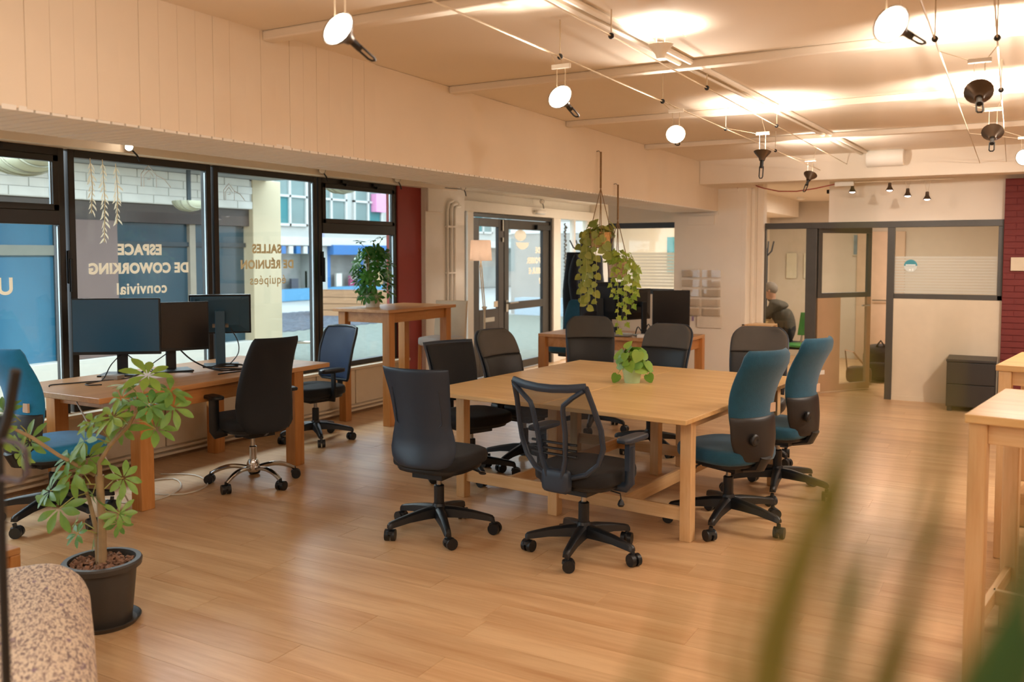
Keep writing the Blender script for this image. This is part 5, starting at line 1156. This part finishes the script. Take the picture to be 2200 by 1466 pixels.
for y0, y1 in ((7.35, 8.55), (8.65, 9.6)):
    B(-.2, y0, .34, -.16, y1, 1.75).obj('pane', mat('shop_glass_dark', '#294a58', .15, var=.2, scale=.8, spec=.8), t); B(-.2, y0, 1.79, -.16, y1, 2.05).obj('pane', bpy.data.materials['shop_glass_dark'], t)
B(-.22, 7.35, 1.74, -.12, 9.6, 1.80).obj('transom', DKSH, t); B(-.22, 8.55, .34, -.10, 8.65, 2.05).obj('mullion', mat('beige_mullion', '#9a9282', .6), t)
struct('column_arcade', B(-10.3, 9.62, -.02, -9.88, 10.2, 2.75), mat('arcade_column', '#c9bb9c', .8, var=.05, scale=2), None, .01)
struct('beam_arcade_ceiling', B(-9.9, -6, 2.74, -6.05, 9.9, 2.95), mat('arcade_ceiling', '#8d9296', .8, var=.04))
for i, (x, y, z, r, lb) in enumerate(((-8.2, 5.08, 2.60, .34, 'large ribbed half dome lamp under the arcade, above the first window'), (-9.3, 7.95, 2.32, .20, 'pale half dome lamp under the arcade behind the lettered window'), (-8.2, 9.65, 2.66, .28, 'ribbed half dome lamp seen through the top of the fourth window'))):
    t = thing('dome_lamp', lb, 'lamp', (x, y, z), 0, 'half dome lamps under the arcade'); MB().cyl((0, 0, -.01), (0, 0, 2.745 - z), .03, n=8).obj('rod', DKSH, t)
    MB().lathe([(.001, 0), (r, 0)] + [(r*cos(a), -r*.62*sin(a)) for a in [pi/2*k/7 for k in range(1, 7)]] + [(.001, -r*.62)], 24).obj('dome', mat('dome_glass', '#b9bda6', .5, var=.05), t, True)
    for k in range(5):
        xx = r*(-.72 + .36*k); q = sqrt(max(0, 1 - (xx/r)**2))
        MB().tube([(xx, r*1.02*q*cos(a), -r*.64*q*sin(a)) for a in [pi*j/12 for j in range(13)]], .012, 5).obj('rib', mat('dome_rib', '#9a9a86', .6), t, True)
d = bpy.data.lights.new('arcade_light', 'AREA'); d.shape = 'RECTANGLE'; d.size = .6; d.size_y = 9; d.energy = 330; d.color = (.82, .93, 1); o = bpy.data.objects.new('arcade_light', d); COL.objects.link(o); o.location = (-8.0, 4.2, 2.72)  # added fill strip that brightens the arcade, hidden above the window heads
B(-8.34, -.4, 2.725, -7.66, 8.8, 2.745).obj('trim_arcade_light', DKSH)['kind'] = 'structure'  # made-up housing over the added arcade fill
# buildings across the street
WB = mat('white_building', '#a2a29c', .8, var=.04, scale=.6); WFR = mat('white_frames', '#b4b2ac', .6); PANEG = mat('pale_pane', '#6d7e7b', .2, var=.3, scale=.6, spec=.7); PANET = mat('teal_panel', '#256b6e', .5)
BLU = mat('shop_blue', '#235f95', .5, var=.04); BLL = mat('shop_light_blue', '#4f86a8', .6, var=.03)
t = thing('corner_building', 'white building with gridded windows over a blue fronted shop across the street', 'building', (-22, 0, 0))
B(-8, 20.9, 2.1, 0, 46, 9).obj('wall', WB, t)
B(-8, 20.9, 1.95, .25, 46, 2.25).obj('cornice', WFR, t)
for k in range(9):
    y = 22.2 + k*2.15
    for lv in (0, 1):
        z0 = 2.62 + lv*3.0
        f = MB().box(.0, y, z0, .10, y + 1.75, z0 + .09).box(.0, y, z0 + 2.0, .10, y + 1.75, z0 + 2.1).box(0, y, z0 + 1.0, .10, y + 1.75, z0 + 1.08)
        for q in (0, .83, 1.66): f.box(.0, y + q, z0, .10, y + q + .09, z0 + 2.1)
        w = f.obj('window', WFR, t)
        for q in (0, 1): 
            B(.0, y + .09 + q*.83, z0 + 1.08, .03, y + .83 + q*.83, z0 + 2.0).obj('pane', PANEG, w); B(.0, y + .09 + q*.83, z0 + .09, .03, y + .83 + q*.83, z0 + 1.0).obj('pane', PANET if (k + q) % 3 == 0 else PANEG, w)
B(-8, 20.9, 0, -.6, 46, 2.0).obj('shop_interior', mat('shop_inside', '#8d8c86', .7, var=.35, scale=1.2), t)
for y0, y1 in ((20.9, 21.7), (24.3, 25.0), (33.5, 34.2)): B(-.6, y0, 0, .05, y1, 2.0).obj('pier', WB, t)
B(-.1, 25.0, 1.62, .35, 33.5, 1.98).obj('awning', BLU, t); B(-.1, 25.0, 0, .02, 33.5, .42).obj('stallriser', BLL, t); B(-.1, 21.7, 0, .02, 24.3, .42).obj('stallriser', BLL, t)
for y in (25.0, 26.9, 28.8, 30.7, 32.6, 33.3): B(-.1, y, .42, .04, y + .18, 1.65).obj('shop_post', BLU, t)
for k in range(7): B(-.05, 21.75 + k*.36, 1.66, .25, 21.75 + k*.36 + .2, 1.92).obj('awning_stripe', (BLU, WFR)[k % 2], t)
rr = random.Random(4)
for k in range(14):
    y = 21.9 + k*.8; z = rr.uniform(.5, 1.0); m_ = mat('display_%d' % (k % 5), ('#d9d4c8', '#b4547a', '#4a4a52', '#c9a77a', '#f0efe8')[k % 5], .7)
    B(-.4, y, .42, -.3, y + rr.uniform(.25, .5), .45 + z*.6).obj('display_item', m_, t)
B(.02, 24.5, 2.15, .06, 24.85, 2.45).obj('house_sign', mat('sign_grey', '#8a8ca0', .6), t); B(.0, 27.6, 3.3, .3, 28.2, 4.0).obj('pink_sign', mat('pink_sign', '#d48ab0', .6), t)
t = thing('grey_building', 'grey rendered building closing the street beyond the entrance door', 'building', (-24, 47, 0)); B(0, 0, 0, 40, 8, 10).obj('wall', CONC, t)
for k in range(6):
    f = B(2 + k*5, -.1, 2, 4.6 + k*5, .05, 4.6).obj('window', WFR, t); B(2.15 + k*5, -.13, 2.15, 4.45 + k*5, -.1, 4.45).obj('pane', PANEG, f)
t = thing('passage_wall', 'pale rendered passage wall with low bench ledge beyond the glazed door', 'wall', (-9.2, 21.5, 0)); B(-3.0, 0, -.02, 4, .4, 4).obj('render', CONC, t); B(-2.6, -.5, -.02, 3.6, 0, .45).obj('bench_ledge', mat('blue_grey_ledge', '#8fa0aa', .7), t); B(-3.0, -.02, 2.2, 4, 0, 2.5).obj('string_course', WFR, t)
for i, (x, y) in enumerate(((-17.2, 17.6), (-16.4, 20.3), (-18.5, 23.4))):
    t = thing('bollard', ('nearest dark street bollard outside the third window', 'dark street bollard behind the nearest one', 'farthest dark street bollard before the blue shop')[i], 'bollard', (x, y, -.02), 0, 'street bollards')
    MB().lathe([(.001, 0), (.06, 0), (.05, .1), (.045, .8), (.001, .8)], 12).obj('post', BLACKP, t, True); MB().ball((0, 0, .84), .06, 10, 6).obj('finial', mat('red_cap', '#a8444a', .5) if i == 0 else BLACKP, t, True)
t = thing('planter', 'brown wooden street planter outside the fourth window', 'planter', (-15.2, 18.6, 0), .3)
PLW = wood('planter_wood', '#a9805a', '#7d5a3c', 0, .6, 8)
for z in range(4): 
    for s in (-1, 1): B(-1.2, s*.5 - .02, z*.17, 1.2, s*.5 + .02, z*.17 + .155).obj('plank', PLW, t)
for s in (-1, 1): B(s*1.2 - .02, -.5, 0, s*1.2 + .02, .5, .67).obj('end_board', PLW, t)
B(-1.15, -.45, .5, 1.15, .45, .6).obj('soil', mat('soil', '#4a3a2c', .95), t)
t = thing('bike_rack', 'grey tubular rack on the pavement behind the desk monitors', 'rack', (-8.4, 8.3, 0), .5)
for k in range(3): MB().tube([(k*.4, 0, 0), (k*.4, 0, .45), (k*.4 + .05, 0, .5), (k*.4 + .3, 0, .5), (k*.4 + .35, 0, .45), (k*.4 + .35, 0, 0)], .02, 8).obj('hoop', STEEL, t, True)
